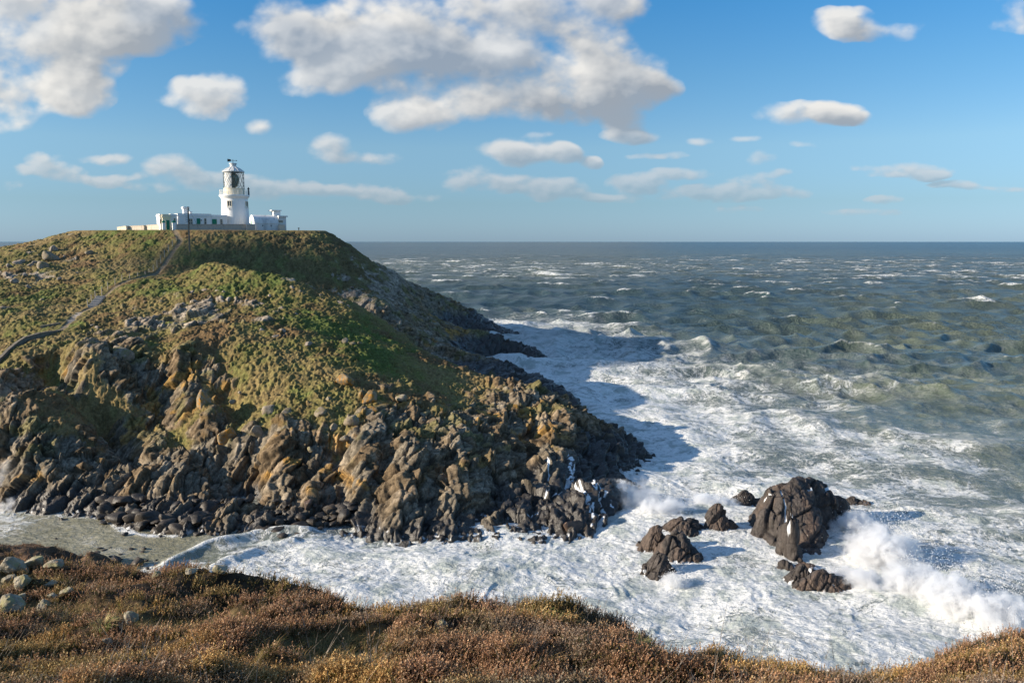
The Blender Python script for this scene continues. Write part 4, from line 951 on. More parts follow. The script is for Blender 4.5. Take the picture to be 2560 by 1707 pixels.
def porch():
    # gatehouse end of the cottage: bright end walls and a recessed tan bay
    lyb = -3.6; lyf = -6.6
    R = None
    x0, x1 = LX(395.5, lyf+.6), LX(444.5, lyf+.6); xa, xb = LX(407.5, lyf), LX(427.5, lyf)
    off = ((x0+x1)/2, lyf, GROUND)
    R = root_at('gate_lodge', off[0], off[1], label="small flat-roofed white lodge behind the green gate, left end of the cottage", cat="lodge")
    zt = LZ(534.5, x0, lyf); zp = LZ(535, xa, lyf)
    MB().box(x0+.5, xa+.02, lyf+.8, lyf+5, GROUND-.8, zt-.5).box(xb-.02, x1, lyf+.8, lyf+3.2, GROUND-.8, zt-.45).build('wall', M_WHITE, R, off)
    MB().box(xa, xb, lyf, lyf+4.8, GROUND-.8, zp-.75).build('bay', M_CREAM, R, off)
    MB().box(xa-.15, xb+.15, lyf-.15, lyf+4.9, zp-.748, zp-.45).box(xa-.05, xb+.05, lyf-.05, lyf+4.85, zp-.448, zp-.05).build('cornice', M_CREAM, R, off)
    MB().box(x0+.35, xa-.16, lyf+.65, lyf+5.1, zt-.49, zt-.28).box(x0+.45, xa-.17, lyf+.75, lyf+5.05, zt-.278, zt).box(xb+.16, x1+.1, lyf+.65, lyf+3.3, zt-.44, zt-.25).box(xb+.17, x1+.02, lyf+.75, lyf+3.25, zt-.248, zt+.05).build('parapet', M_WHITE, R, off)
    MB().box(LX(415.3, lyf), LX(425, lyf), lyf-.05, lyf+.1, LZ(551, xa, lyf), LZ(547.8, xa, lyf)).build('fanlight', M_FRAME, R, off)
    window(R, off, 401.2, 403.2, 549, 558, lyf+.8, 0, sill=False); window(R, off, 436.3, 439.3, 546.5, 554, lyf+.8, 0, sill=False)
porch()

def gate():
    ly = -8.0
    xa, xb = LX(415.2, ly), LX(425.8, ly); off = ((xa+xb)/2, ly, GROUND); zt = LZ(550.5, xa, ly)
    R = root_at('gate', off[0], off[1], label="tall green gate between two white gateposts", cat="gate")
    z0 = GROUND - .55
    g = MB().box(xa+.1, xb-.1, ly, ly+.07, z0, zt)
    g.build('leaf', M_GREEN, R, off)
    f = MB()
    for k in range(6):
        xx = xa+.12+(xb-xa-.24)*k/5; f.box(xx-.025, xx+.025, ly-.03, ly-.002, z0+.02, zt-.02)
    f.box(xa+.1, xb-.1, ly-.05, ly-.032, z0+.3, z0+.45).box(xa+.1, xb-.1, ly-.05, ly-.032, zt-.45, zt-.3)
    f.build('ledge', M_GREEN, R, off)
    MB().box(xa+.2, xa+.26, ly-.12, ly-.052, z0+1.2, z0+1.4).build('handle', M_IRON, R, off)
    for (p0, p1, lab) in ((405.5, 414.3, "white gatepost with green cap left of the green gate"), (430.5, 440.0, "white gatepost with green cap right of the green gate")):
        a, b = LX(p0, ly), LX(p1, ly); c = (a+b)/2; w_ = (b-a)/2; off2 = (c, ly, GROUND); zt = LZ(556.5, c, ly)
        R2 = root_at('gatepost', off2[0], off2[1], label=lab, cat="gatepost", group="gateposts with green caps")
        MB().box(c-w_*.8, c+w_*.8, ly-w_*.5, ly+w_*1.1, GROUND-.3, zt).build('post', M_WHITE, R2, off2)
        m = MB(); i0 = len(m.v); y0, y1 = ly-w_*.72, ly+w_*1.32; ym = (y0+y1)/2
        m.box(c-w_*1.05, c+w_*1.05, y0, y1, zt+.002, zt+.14)
        m.v += [(c-w_*.98, y0+.04, zt+.142), (c+w_*.98, y0+.04, zt+.142), (c+w_*.98, y1-.04, zt+.142), (c-w_*.98, y1-.04, zt+.142), (c, ym, zt+.52)]
        i = len(m.v)-5
        for f in ((0,1,4),(1,2,4),(2,3,4),(3,0,4)): m.f.append(tuple(i+k for k in f))
        m.build('cap', M_GREEN, R2, off2)
        MB().box(c-w_*1.0, c+w_*1.0, ly-w_*.7, ly+w_*1.3, GROUND-.7, GROUND-.302).build('plinth', M_GREEN, R2, off2)
gate()

def stone_wall(name, pts, z0s, z1s, th, mat, label, cat, seed=1, group=None, cap=None, step=0.55):
    """free-standing rough wall along world points with a coping"""
    rr = random.Random(seed)
    P = [Vector(p) for p in pts]; c = P[0]
    R = empty(name, (c[0], c[1], z0s[0]), 0.0, label=label, cat=cat, group=group)
    m = MB(); cp = MB()
    for i in range(len(P)-1):
        a, b = P[i], P[i+1]; d = b - a; L = d.length; n = max(2, int(L/step)); u = d / L; w_ = Vector((-u[1], u[0]))
        for k in range(n):
            t0, t1 = k/n, (k+1)/n
            p0, p1 = a + d*t0, a + d*t1
            z0a, z0b = z0s[i]+(z0s[i+1]-z0s[i])*t0, z0s[i]+(z0s[i+1]-z0s[i])*t1
            z1a, z1b = z1s[i]+(z1s[i+1]-z1s[i])*t0, z1s[i]+(z1s[i+1]-z1s[i])*t1
            j = rr.uniform(-.02, .02); q = w_ * (th/2 + j)
            m.quadbox([tuple((p0-q))+(z0a,), tuple(p1-q)+(z0b,), tuple(p1+q)+(z0b,), tuple(p0+q)+(z0a,), tuple(p0-q)+(z1a,), tuple(p1-q)+(z1b,), tuple(p1+q)+(z1b,), tuple(p0+q)+(z1a,)])
            g = rr.uniform(.0, .03); q2 = w_ * (th/2 + .06 + rr.uniform(-.01, .02)); e = u * (L/n*.03)
            h = .12 + g
            cp.quadbox([tuple(p0+e-q2)+(z1a+.003,), tuple(p1-e-q2)+(z1b+.003,), tuple(p1-e+q2)+(z1b+.003,), tuple(p0+e+q2)+(z1a+.003,), tuple(p0+e-q2)+(z1a+h,), tuple(p1-e-q2)+(z1b+h,), tuple(p1-e+q2)+(z1b+h,), tuple(p0+e+q2)+(z1a+h,)])
    o = (c[0], c[1], z0s[0])
    m.build('stonework', mat, R, o); cp.build('coping', cap or mat, R, o)
    return R
def wl(px, ly): return L2W(LX(px, ly), ly)
stone_wall('boundary_wall', [wl(441.5, -8.2), wl(615.5, -9.8)], [GROUND-.9]*2, [GROUND+1.15, GROUND+1.30], .4, M_STONEW, "long grey stone boundary wall in front of the cottage", "wall", 3)
a = wl(404.5, -8.2); 
def lw(px, Y):
    f = (px-1280)/FPX; return (f * (Y*CT + 2.8*0.124), Y)
stone_wall('enclosure_wall', [lw(299, 190), lw(322, 186.5), lw(323, 187.4), lw(365, 185.4), lw(366, 186.2), lw(404, 183)], [GROUND-.9]*6, [GROUND+.65, GROUND+.9, GROUND+.85, GROUND+1.0, GROUND+1.0, GROUND+1.15], .45, M_TAN, "low tan boundary wall running left from the green gate", "wall", 4)
p = wl(627, -6.9)
pa, pb, pc, pd = wl(617, -10.6), wl(638, -10.2), wl(638, -9.0), wl(617, -9.4)
R = empty('wall_pier', (pa[0], pa[1], GROUND), 0, label="short thick stone pier at the right end of the boundary wall", cat="pier")
o = (pa[0], pa[1], GROUND)
MB().quadbox([q_+(GROUND-.8,) for q_ in (pa, pb, pc, pd)] + [q_+(GROUND+1.35,) for q_ in (pa, pb, pc, pd)]).build('stonework', M_STONEW, R, o)
MB().quadbox([q_+(GROUND+1.353,) for q_ in (pa, pb, pc, pd)] + [q_+(GROUND+1.5,) for q_ in (pa, pb, pc, pd)]).build('coping', M_WHITE2, R, o)

def vault():
    ly = -8.6; x0, x1 = LX(639, ly), LX(697, ly); xm = (x0+x1)/2; off = (xm, ly, GROUND)
    R = root_at('vaulted_store', xm, ly, label="white barrel-roofed store building right of the lighthouse", cat="store")
    D = 4.6; zt = LZ(537.5, x0, ly+D/2); zs = GROUND + 1.5; n = 16
    prof = [(ly, GROUND-.8), (ly, zs)]
    for k in range(1, n):
        a = math.pi * k / n; prof.append((ly + D/2 - D/2*math.cos(a), zs + (zt-zs)*math.sin(a)))
    prof += [(ly+D, zs), (ly+D, GROUND-.8)]
    m = MB(); N = len(prof)
    for (y, z) in prof: m.v.append((x0, y, z))
    for (y, z) in prof: m.v.append((x1, y, z))
    for k in range(N-1): m.f.append((k, k+1, N+k+1, N+k))
    m.build('vault', M_WHITE2, R, off)
    g = MB(); 
    for (y, z) in prof: g.v.append((x0-.25, y, z+.02 if z > GROUND else z))
    for (y, z) in prof: g.v.append((x0-.003, y, z+.02 if z > GROUND else z))
    g.f.append(tuple(range(N-1, -1, -1))); g.f.append(tuple(range(N, 2*N)))
    for k in range(N-1): g.f.append((k, k+1, N+k+1, N+k))
    g.build('gable', M_WHITE, R, off)
    MB().box(x0-.30, x0-.255, ly+1.9, ly+2.5, GROUND+1.3, GROUND+2.3).build('door', M_GREEN, R, off)
    MB().box(x0, x1, ly-.06, ly-.003, GROUND+1.62, GROUND+1.72).build('ledge', M_WHITE2, R, off)
    for px in (657, 678):
        xx = LX(px, ly); MB().box(xx-.1, xx+.1, ly-.07, ly-.004, GROUND+1.0, GROUND+1.3).build('vent', M_IRON, R, off)
vault()
def engine():
    ly = -8.3; x0, x1 = LX(697.2, ly)+.02, LX(716, ly); xm = (x0+x1)/2; off = (xm, ly, GROUND)
    R = root_at('signal_house', xm, ly, label="square flat-roofed white block with a slab-topped turret at the far right", cat="signal house")
    zt = LZ(539.5, xm, ly)
    MB().box(x0, x1, ly, ly+4.4, GROUND-.8, zt-.3).build('wall', M_WHITE2, R, off)
    MB().box(x0-.02, x1+.35, ly-.3, ly+4.6, zt-.298, zt).build('roof_slab', M_WHITE2, R, off)
    window(R, off, 697.8, 706.8, 551.5, 557, ly, 2)
    ty = ly + 1.2; a, b = LX(680.5, ty), LX(702.5, ty); t0 = LZ(538, a, ty); t1 = LZ(525, a, ty)
    MB().box(a+.5, b-.0, ty, ty+2.2, zt-1.2, t1-.2).build('turret', M_WHITE, R, off)
    MB().box(a-.1, b+.25, ty-.4, ty+2.6, t1-.198, t1).build('turret_slab', M_WHITE, R, off)
    y2 = ly - 1.2; MB().box(LX(698.5, y2), LX(713, y2), y2, ly-.003, GROUND-.8, LZ(562, xm, y2)).build('bin_store', M_TAN, R, off)
engine()
# ------------------------------------------------------------------ rocks: shared shapes and materials
def rock_mat(name, base, second, lichen=None, lich_amt=0.0, rough=0.9, spec=0.2, scale=3.0, dark_below=None):
    m, nt = new_mat(name); q = NT(nt)
    pos = q.n('ShaderNodeNewGeometry').outputs[0]
    n = q.noise(pos, scale, 6.0, 0.65); n2 = q.noise(pos, scale*3.3, 4.0, 0.6); n3 = q.noise(pos, scale*.35, 4.0, 0.6)
    c = q.mix(q.ramp(n3, .35, .65), base, second)
    c = q.vmath('SCALE', c, q.math('ADD', q.ramp(n, .3, .7, .6, 1.35, False), q.math('MULTIPLY', q.math('SUBTRACT', n2, .5), .9)))
    if lichen:
        lm = q.math('MULTIPLY', q.ramp(q.noise(pos, scale*.7, 5.0, .65), .56-.1*lich_amt, .62), 0.8)
        c = q.mix(lm, c, lichen)
    if dark_below is not None:
        z = q.n('ShaderNodeSeparateXYZ', {0: pos}).outputs[2]
        c = q.mix(q.ramp(q.math('ADD', z, q.math('MULTIPLY', n, .8)), dark_below, dark_below+.8), (0.02, 0.018, 0.017), c)
    b = q.n('ShaderNodeBump', {'Strength': 0.8, 'Distance': 0.05, 'Height': q.math('ADD', n, q.math('MULTIPLY', n2, .4))})
    p = q.principled(Base_Color=c, Roughness=rough, Normal=b.outputs[0]); q.set(p, 'Specular IOR Level', spec)
    q.out(p.outputs[0]); return m
M_WETROCK = rock_mat("wet_black_rock", (0.026, 0.023, 0.020), (0.062, 0.048, 0.034), rough=0.55, spec=0.35)
M_SEAROCK = rock_mat("wave_washed_rock", (0.075, 0.058, 0.046), (0.115, 0.075, 0.052), rough=0.55, spec=0.4, scale=1.6)
M_DRYROCK = rock_mat("grey_rock", (0.26, 0.22, 0.17), (0.20, 0.155, 0.105), (0.20, 0.18, 0.07), 0.6)
M_OCHROCK = rock_mat("lichen_rock", (0.25, 0.20, 0.13), (0.2, 0.14, 0.07), (0.42, 0.19, 0.025), 1.0)
M_PALEROCK = rock_mat("pale_rock", (0.30, 0.255, 0.21), (0.22, 0.175, 0.14), (0.20, 0.17, 0.10), 0.4)
M_NEARROCK = rock_mat("pale_lichened_rock", (0.34, 0.30, 0.22), (0.20, 0.175, 0.13), (0.27, 0.25, 0.12), 0.8, scale=7.0)

def boulder_mesh(name, seed, mat, sub=4, npl=13, flat=0.75, rough=0.05):
    if mat.name.startswith('pale_lich'): npl, rough = 11, .12
    import bmesh
    bm = bmesh.new(); bmesh.ops.create_icosphere(bm, subdivisions=sub, radius=1.0)
    D = np.array([v.co[:] for v in bm.verts], np.float32); D /= np.linalg.norm(D, axis=1, keepdims=True)
    rs = np.random.RandomState(seed)
    n = rs.normal(size=(npl, 3)); n /= np.linalg.norm(n, axis=1, keepdims=True); h = rs.uniform(.55, .95, npl)
    dn = D @ n.T; r = np.where(dn > 0.08, h / np.maximum(dn, 0.08), 9)
    r = -np.log(np.exp(-r * 14).sum(1) + np.exp(-14*1.25)) / 14
    r = r * (1 + rough * fbm(D[:, 0]*3+seed, D[:, 1]*3, D[:, 2]*3, 3) + rough*.6*fbm(D[:, 0]*9, D[:, 1]*9, D[:, 2]*9+seed, 2))
    P = D * r[:, None] * np.array([1.0, rs.uniform(.7, .95), flat]); P /= np.abs(P[:, 0]).max()
    for v, c in zip(bm.verts, P): v.co = c
    me = bpy.data.meshes.new(name); bm.to_mesh(me); bm.free()
    me.polygons.foreach_set("use_smooth", np.ones(len(me.polygons), bool)); me.set_sharp_from_angle(angle=math.radians(38))
    me.materials.append(mat); return me
PROTO = {}
def boulder(kind, seed, x, y, z, s, label, group=None, sz=None, rot=None, sink=0.35, cat="boulder", name="boulder"):
    mat = {'wet': M_WETROCK, 'sea': M_SEAROCK, 'dry': M_DRYROCK, 'ochre': M_OCHROCK, 'pale': M_PALEROCK, 'near': M_NEARROCK}[kind]
    k = (kind, seed)
    if k not in PROTO: PROTO[k] = boulder_mesh(name, seed, mat, sub=4 if kind != 'wet' else 3)
    o = bpy.data.objects.new(name, PROTO[k]); SC.collection.objects.link(o)
    rr = random.Random(int(x*97+y*13+seed))
    o.scale = (s, s * rr.uniform(.8, 1.1), (sz or s) * rr.uniform(.85, 1.1))
    o.location = (x, y, z + o.scale[2] * (0.55 - sink))
    o.rotation_euler = rot or (rr.uniform(-.3, .3), rr.uniform(-.3, .3), rr.uniform(0, 6.28))
    tag(o, label, cat, group); return o
def px2m(px, Y): return px / FPX * Y * 1.04

# boulders bedded in the headland grass: (px, py, half width in px, kind, height factor)
GR = "boulders bedded in the headland grass"
named = [(672, 1035, 20, 'dry', 1.0, "grey rounded boulder in the grass right above the cliff's dark recess"),
 (860, 958, 20, 'ochre', 1.2, "tall orange-topped boulder alone high on the grass slope"),
 (922, 1004, 19, 'ochre', 1.3, "boulder with a yellow lichen cap, upper of two in the sunny grass"),
 (926, 1040, 18, 'ochre', 1.0, "boulder with a yellow lichen cap, lower of two in the sunny grass"),
 (1006, 1000, 16, 'dry', 1.1, "brown boulder in golden grass just left of the dark brown hollow"),
 (770, 863, 9, 'pale', .8, "small pale stone alone in the brightest green grass"),
 (715, 1038, 17, 'dry', .8, "flat blue-grey slab lying in the lit grass"),
 (518, 1030, 32, 'ochre', 1.5, "large leaning block with a bright orange lichen top"),
 (562, 1105, 24, 'ochre', 1.3, "small ochre-topped crag below the large leaning orange block"),
 (795, 1045, 20, 'dry', 1.2, "grey boulder in the grass left of the pair with yellow caps"),
 (880, 1062, 20, 'dry', 1.1, "grey slanting boulder just below the pair with yellow caps"),
 (300, 905, 26, 'dry', 1.4, "smooth dark oval boulder at the top of the shaded crag"),
 (135, 628, 14, 'pale', 1.0, "pale knob of rock on the upper left slope near the skyline"),
 (120, 650, 18, 'dry', .9, "dark rock beneath the pale knob on the upper left slope"),
 (222, 640, 12, 'dry', 1.2, "dark upright rock on the slope left of the path"),
 (107, 672, 16, 'dry', 1.0, "grey-green rock with a grass top on the left slope"),
 (640, 1085, 18, 'dry', 1.2, "tall slim boulder at the lip of the dark recess")]
for i, (px, py, hw, kind, hf, lab) in enumerate(named):
    x, y, z = hit(px, py); s = px2m(hw, y) * 1.15
    boulder(kind, 20 + i % 5, x, y + s*.4, z, s, lab, GR, sz=s*hf)
rr = random.Random(5)
scat = [(700,722,8),(745,722,7),(655,765,9),(672,745,10),(728,730,10),(590,735,7),(595,757,8),(545,730,7),(520,745,8),(560,735,6),(480,733,8),(510,728,7),(425,715,8),(375,727,10),(395,722,8),(640,712,6),(760,735,6),(775,740,6),(800,742,6),(850,765,10),(865,770,8),(835,760,6),(820,758,5),(640,806,9),(655,830,9),(630,820,8),(700,835,12),(690,845,10),(710,842,9),(680,812,5),(860,855,8),(880,862,8),(900,860,7),(740,640,5),(755,650,5),(730,650,5),(715,640,4),(655,594,4),(670,592,4),(820,670,5),(830,690,5),(845,700,6),(880,720,6),(700,775,8),(740,790,6),(460,820,5),(240,820,7),(230,815,6),(160,645,6),(185,650,5),(60,690,7),(20,670,12),(45,662,12),(70,668,11),(10,690,11),(30,705,12),(88,660,8),(145,700,6),(70,720,7),
 (760,1090,14),(830,1075,13),(775,1130,12),(700,1110,12),(860,1105,13),(950,1060,12),(900,1040,9),(1040,1010,10),(1060,1040,11),(980,1030,9),(820,1000,8),(720,1060,9),(580,1010,9),(600,985,7)]
for i, (px, py, hw) in enumerate(scat):
    x, y, z = hit(px, py); s = px2m(hw, y) * rr.uniform(1.0, 1.35)
    hi = z > 14.5
    boulder('pale' if hi else 'dry', 30 + i % 5, x, y + s*.4, z, s, "pale stone showing through the upper hillside grass" if hi else "weathered grey block breaking through the grass above the cliff",
            "pale stones on the upper hillside" if hi else "grey blocks above the cliff", sz=s*rr.uniform(.75, 1.15), name="stone" if hi else "boulder", cat="stone" if hi else "boulder")
# wet boulders along the foot of the cliff and in the shallows
SH = "wet black boulders on the cove shore"
named = [(342, 1285, 16, "large flat-backed wet slab at the left end of the boulder beach", .8), (325, 1302, 14, "round wet boulder at the water's edge below the flat-backed slab", .8),
 (768, 1268, 19, "big brown streaked boulder leaning at the cliff foot", 1.3), (752, 1318, 12, "round black boulder standing alone in the foam", 1.0), (812, 1300, 14, "domed dark boulder in white foam right of the beach", .9),
 (455, 1310, 15, "broad black boulder at the front edge of the beach", .9), (478, 1325, 9, "small pointed boulder in the shallows before the beach", .8), (312, 1338, 8, "tiny rock alone in the murky calm water", .8),
 (885, 1310, 11, "black rock awash at the right end of the beach", .7), (1235, 1347, 12, "small black rock poking out of the foam off the point", .7), (1435, 1335, 30, "brown block at the tip of the point above the foam", 1.1),
 (705, 1343, 13, "low dark rock awash in the middle of the cove", .6), (740, 1338, 12, "low dark rock awash right beside another in the cove", .6)]
for i, (px, py, hw, lab, hf) in enumerate(named):
    x, y, z = hit(px, py)
    if z <= 0: x, y, z = atz(px, py, 0.0)
    s = px2m(hw, y) * 1.1
    boulder('sea' if py > 1330 and px > 1400 or px == 768 else 'wet', 40 + i % 6, x, y + s*.3, max(z, 0), s, lab, SH, sz=s*hf, sink=.4)
n = 0
while n < 265:
    t = rr.random()
    if t < .86: px = rr.uniform(255, 900); lo = 1250 + max(0, (px-600))*.06; hi = 1308 + 34*math.sin((px-255)/645*math.pi); py = rr.uniform(lo, hi)
    else: px = rr.uniform(150, 395); py = rr.uniform(1392, 1432)
    if px > 560 and rr.random() < .3: continue
    a = hit(px, py)
    if a[2] <= 0: a = atz(px, py, 0.0)
    if a[2] > 3.0: continue
    s = (.55 if t >= .86 else 1.0) * rr.choice((.2, .24, .3, .34, .42, .55, .8, 1.0)) * rr.uniform(.8, 1.2)
    boulder('wet', 40 + n % 6, a[0], a[1], max(a[2], 0), s, "wet black boulder among the jumble on the cove shore", SH, sz=s*rr.uniform(.6, .95), sink=.30); n += 1
for i, (px, py, hw) in enumerate([(250,1370,9),(262,1375,8),(245,1380,10),(275,1368,7),(300,1385,8),(330,1372,8),(360,1370,9),(355,1378,7),(140,1345,5),(320,1325,6),(150,1372,5),(400,1340,5),(285,1395,8),(230,1402,9),(365,1400,8)]):
    a = atz(px, py, 0.0); s = px2m(hw, a[1])
    boulder('wet', 40 + i % 6, a[0], a[1], -.05, s, "low weed-covered rock awash in the murky cove water", "rocks awash in the cove", sz=s*.5, name="rock", cat="rock", sink=.4)

# ------------------------------------------------------------------ rocks standing in the sea
def rock_patch(name, label, field, bounds, seed, size, amp=.8, n=(330, 330), runs=(), cat="sea stack", group=None, mat=None):
    x0, x1, y0, y1 = bounds
    Yg, Xg = np.meshgrid(np.linspace(y0, y1, n[0]), np.linspace(x0, x1, n[1]), indexing='ij')
    X = Xg.astype(np.float32); Y = Yg.astype(np.float32); z = field(X, Y).astype(np.float32)
    z += 0.35 + 0.25 * fbm(X*.5, Y*.5, oct=3, seed=seed) * smooth(z, -.5, 1)
    P = np.stack([X, Y, z], -1); N = blur(normals(P), 6); N /= np.linalg.norm(N, axis=2, keepdims=True)
    d, ck, rd = rock_relief(P.reshape(-1, 3), size=size, amp=amp, seed=seed, stretch=1.8, ribs=.35)
    d = d.reshape(X.shape) + .05 * fbm(X*3, Y*3, z*3, 3, seed=seed+3)
    P = P + N * d[..., None]; zz = P[..., 2]
    run = np.zeros(X.shape, np.float32)
    for k, (L, wd) in enumerate(runs):
        dd, _ = polyline_dist(X + .12*fbm(X*2, Y*2, oct=2, seed=k), Y + .12*fbm(X*2, Y*2, oct=2, seed=k+9), L)
        run = np.maximum(run, (1 - smooth(dd, wd*.5, wd*1.5)) * smooth(fbm(X*2.5, Y*2.5, oct=2, seed=77), -.5, .1)); P[..., 2] -= .22 * (1 - smooth(dd, 0, wd*2.0))
    fo = smooth(.45 - zz + .7 * fbm(X*1.1, Y*1.1, oct=3, seed=seed+7), .35, .9)
    run = np.maximum(run, fo * smooth(fbm(X*3, Y*3, oct=3, seed=seed+8), -.25, .15))
    g = fbm(X*2.2, Y*2.2, z*2.2, 3, seed=seed+11)
    c = np.array([0.056, 0.046, 0.040]) * (1 + .6*g)[..., None]; b = np.array([0.105, 0.072, 0.053])
    c = c + (b - c) * (smooth(fbm(X*.6, Y*.6, oct=3, seed=seed+12), 0, .35) * .7)[..., None]
    c = c * (1 - .5 * ck.reshape(X.shape))[..., None]
    o = grid_mesh(name, P, MAT_LAND, {"wet": np.full(X.shape, .55), "foam": run, "rock": np.ones(X.shape)}, colors={"tint": np.clip(c, .01, .5)})
    tag(o, label, cat, group); return o
def spts(lst): return [at(px, py, Y) for px, py, Y in lst]
A = spts([(1991,1206,75.6),(2027,1214,75.8),(2012,1224,75.4),(1968,1216,75.2),(1930,1223,75.2),(1904,1234,75),(2070,1229,76.5),(2112,1256,77.2),(2119,1290,76.6),
 (1980,1280,72.8),(1930,1280,73),(1940,1330,71.2),(2000,1320,71.6),(2050,1290,73.4),(2060,1340,71.8),(1900,1300,73.2),(1995,1370,69.8),(2030,1390,68.6),(2000,1400,68.1),(2085,1280,75.0)])
Wl = [atz(px, py, -.1) for px, py in [(1888,1290),(1885,1330),(1905,1355),(1943,1374),(1972,1376),(1960,1396),(1953,1412),(1985,1420),(2035,1420),(2058,1385),(2072,1335),(2100,1315),(2124,1298)]] + [(24.2, 78.2, -.1), (26.5, 79.5, -.1), (29.5, 80.2, -.1), (32.5, 80.4, -.1), (34.2, 79.0, -.1)]
cx, cy = np.mean([p[0] for p in Wl]), np.mean([p[1] for p in Wl])
out = [(cx + (p[0]-cx)*1.55, cy + (p[1]-cy)*1.5, -2.6) for p in Wl]
allp = A + Wl + out
F1 = Field([(p[0], p[1]) for p in allp], [p[2] for p in allp], 20, 40, 61, 86, n=200, lam=1e-5)
def fld(x, y): return F1(x, y)[..., 0]
def surf(px, py):
    a, fy, fz = ray(px, py); t = np.arange(60, 90, .05); hv = fld(a*t, fy*t); w_ = np.nonzero(hv > CAMZ + fz*t)[0]; i = int(w_[0]) if len(w_) else 200
    return float(a*t[i]), float(fy*t[i])
rock_patch("sea_stack", "big dark rock standing in the surf with a white stream down its cleft", fld, (21.5, 37.5, 63.5, 83.5), 7, 2.6, .62,
           runs=[([surf(*p) for p in [(1952,1225),(1958,1250),(1966,1275),(1967,1300),(1972,1325),(1978,1340)]], .06), ([surf(*p) for p in [(2018,1235),(2040,1240)]], .1), ([surf(*p) for p in [(2062,1236),(2078,1240)]], .08), ([surf(*p) for p in [(1925,1232),(1905,1255),(1895,1280)]], .05)])
def sea_rock(px0, px1, pyt, pyb, seed, label, peak=0.0, group="rocks breaking the surf", ratio=.75, sharp=1.5, size=1.5):
    x, y, _ = atz((px0+px1)/2, pyb, 0.0); rx = px2m((px1-px0)/2, y) * 1.42; ry = rx * ratio; cyy = y + ry
    H = max(at((px0+px1)/2, pyt, cyy)[2], .45) * 1.15; xx = (( (px0+px1)/2 - 1280) / FPX) * math.hypot(cyy, 28)*1.0
    cx = x * cyy / y
    def f(X, Y):
        u = (X - cx) / rx; v = (Y - cyy) / ry
        r = np.sqrt(u*u + v*v) * (1 + .22 * fbm(X*.9/rx+seed, Y*.9/rx, oct=2, seed=seed))
        pk = np.exp(-((u - peak)**2 + v*v) * 2.2)
        return H * (1 - np.clip(r, 0, 3) ** sharp) * .62 + H * .42 * pk - .12
    b = 1.7
    return rock_patch("sea_rock", label, f, (cx-rx*b, cx+rx*b, cyy-ry*b, cyy+ry*b), seed, size, .7, n=(150, 170), cat="rock", group=group)
sea_rock(1603, 1664, 1328, 1386, 61, "rounded brown rock at the left end of the small surf group", .2)
sea_rock(1655, 1742, 1296, 1350, 62, "jagged dark rock at the back of the small surf group", .7)
sea_rock(1648, 1734, 1343, 1406, 63, "sloping brown rock in the middle of the small surf group", -.1)
sea_rock(1616, 1672, 1388, 1436, 64, "smallest squarish brown rock, front left of the surf group", .1, ratio=.7)
sea_rock(1756, 1826, 1272, 1340, 65, "two-pointed reddish rock right of the surf group", .1, ratio=.6)
sea_rock(1828, 1888, 1236, 1268, 66, "low rock half covered by foam left of the big dark rock", 0, ratio=.5)
sea_rock(1984, 2034, 1420, 1456, 67, "small notched rock just below the big dark rock", -.3, ratio=.6)
sea_rock(2016, 2100, 1428, 1474, 68, "smooth brown rock washed over below the big dark rock", -.3, ratio=.5)
sea_rock(2112, 2150, 1250, 1262, 69, "tiny flat rock awash right behind the big dark rock", 0, ratio=.4)
# ------------------------------------------------------------------ path furniture, pole, bridge wall
def land_z(x, y):
    return float(head_height(np.array([[x]], float), np.array([[y]], float))[0][0, 0])
def along(pts, step):
    out = []; carry = 0.0
    for (x0, y0), (x1, y1) in zip(pts[:-1], pts[1:]):
        L = math.hypot(x1-x0, y1-y0); t = carry
        while t < L:
            out.append((x0+(x1-x0)*t/L, y0+(y1-y0)*t/L, (x1-x0)/L, (y1-y0)/L)); t += step
        carry = t - L
    return out
pp = along(PATH[2:9], 2.3)
R = empty("path_fence", (pp[0][0], pp[0][1], land_z(pp[0][0], pp[0][1])), 0, label="timber post fence following the path down the hill", cat="fence")
o0 = tuple(R.location); tops = []
rr = random.Random(9)
for (x, y, dx, dy) in pp:
    x += dy * .85; y -= dx * .85
    z = land_z(x, y) - .1; lean = rr.uniform(-.05, .05)
    MB().tube((x, y, z-.4), (x+lean, y, z+1.25), .075, 6, .065).build("post", M_WOODL, R, o0); tops.append((x+lean, y, z))
wr = MB()
for a, b in zip(tops[:-1], tops[1:]):
    for h in (.5, .8, 1.1): wr.tube((a[0], a[1], a[2]+h), (b[0], b[1], b[2]+h), .012, 4)
wr.build("wire", M_IRON, R, o0)
def stair(pts, n, w_=.75):
    st = MB(); L = sum(math.hypot(b[0]-a[0], b[1]-a[1]) for a, b in zip(pts[:-1], pts[1:]))
    for (x, y, dx, dy) in along(pts, L/n):
        z = land_z(x, y) - .20; px_, py_ = -dy*w_, dx*w_; ex, ey = dx*L/n*.86, dy*L/n*.86
        st.quadbox([(x-px_, y-py_, z-.4), (x+ex-px_, y+ey-py_, z-.4), (x+ex+px_, y+ey+py_, z-.4), (x+px_, y+py_, z-.4), (x-px_, y-py_, z+.16), (x+ex-px_, y+ey-py_, z+.16), (x+ex+px_, y+ey+py_, z+.16), (x+px_, y+py_, z+.16)])
    o = st.build("steps", M_STONEW, None); tag(o, None, None, None, "structure"); return o
s1 = stair(PATH[9:12], 11, .8); s1['label'] = "upper stone steps"; del s1['label']
stair(PATH[7:9], 6, .7)
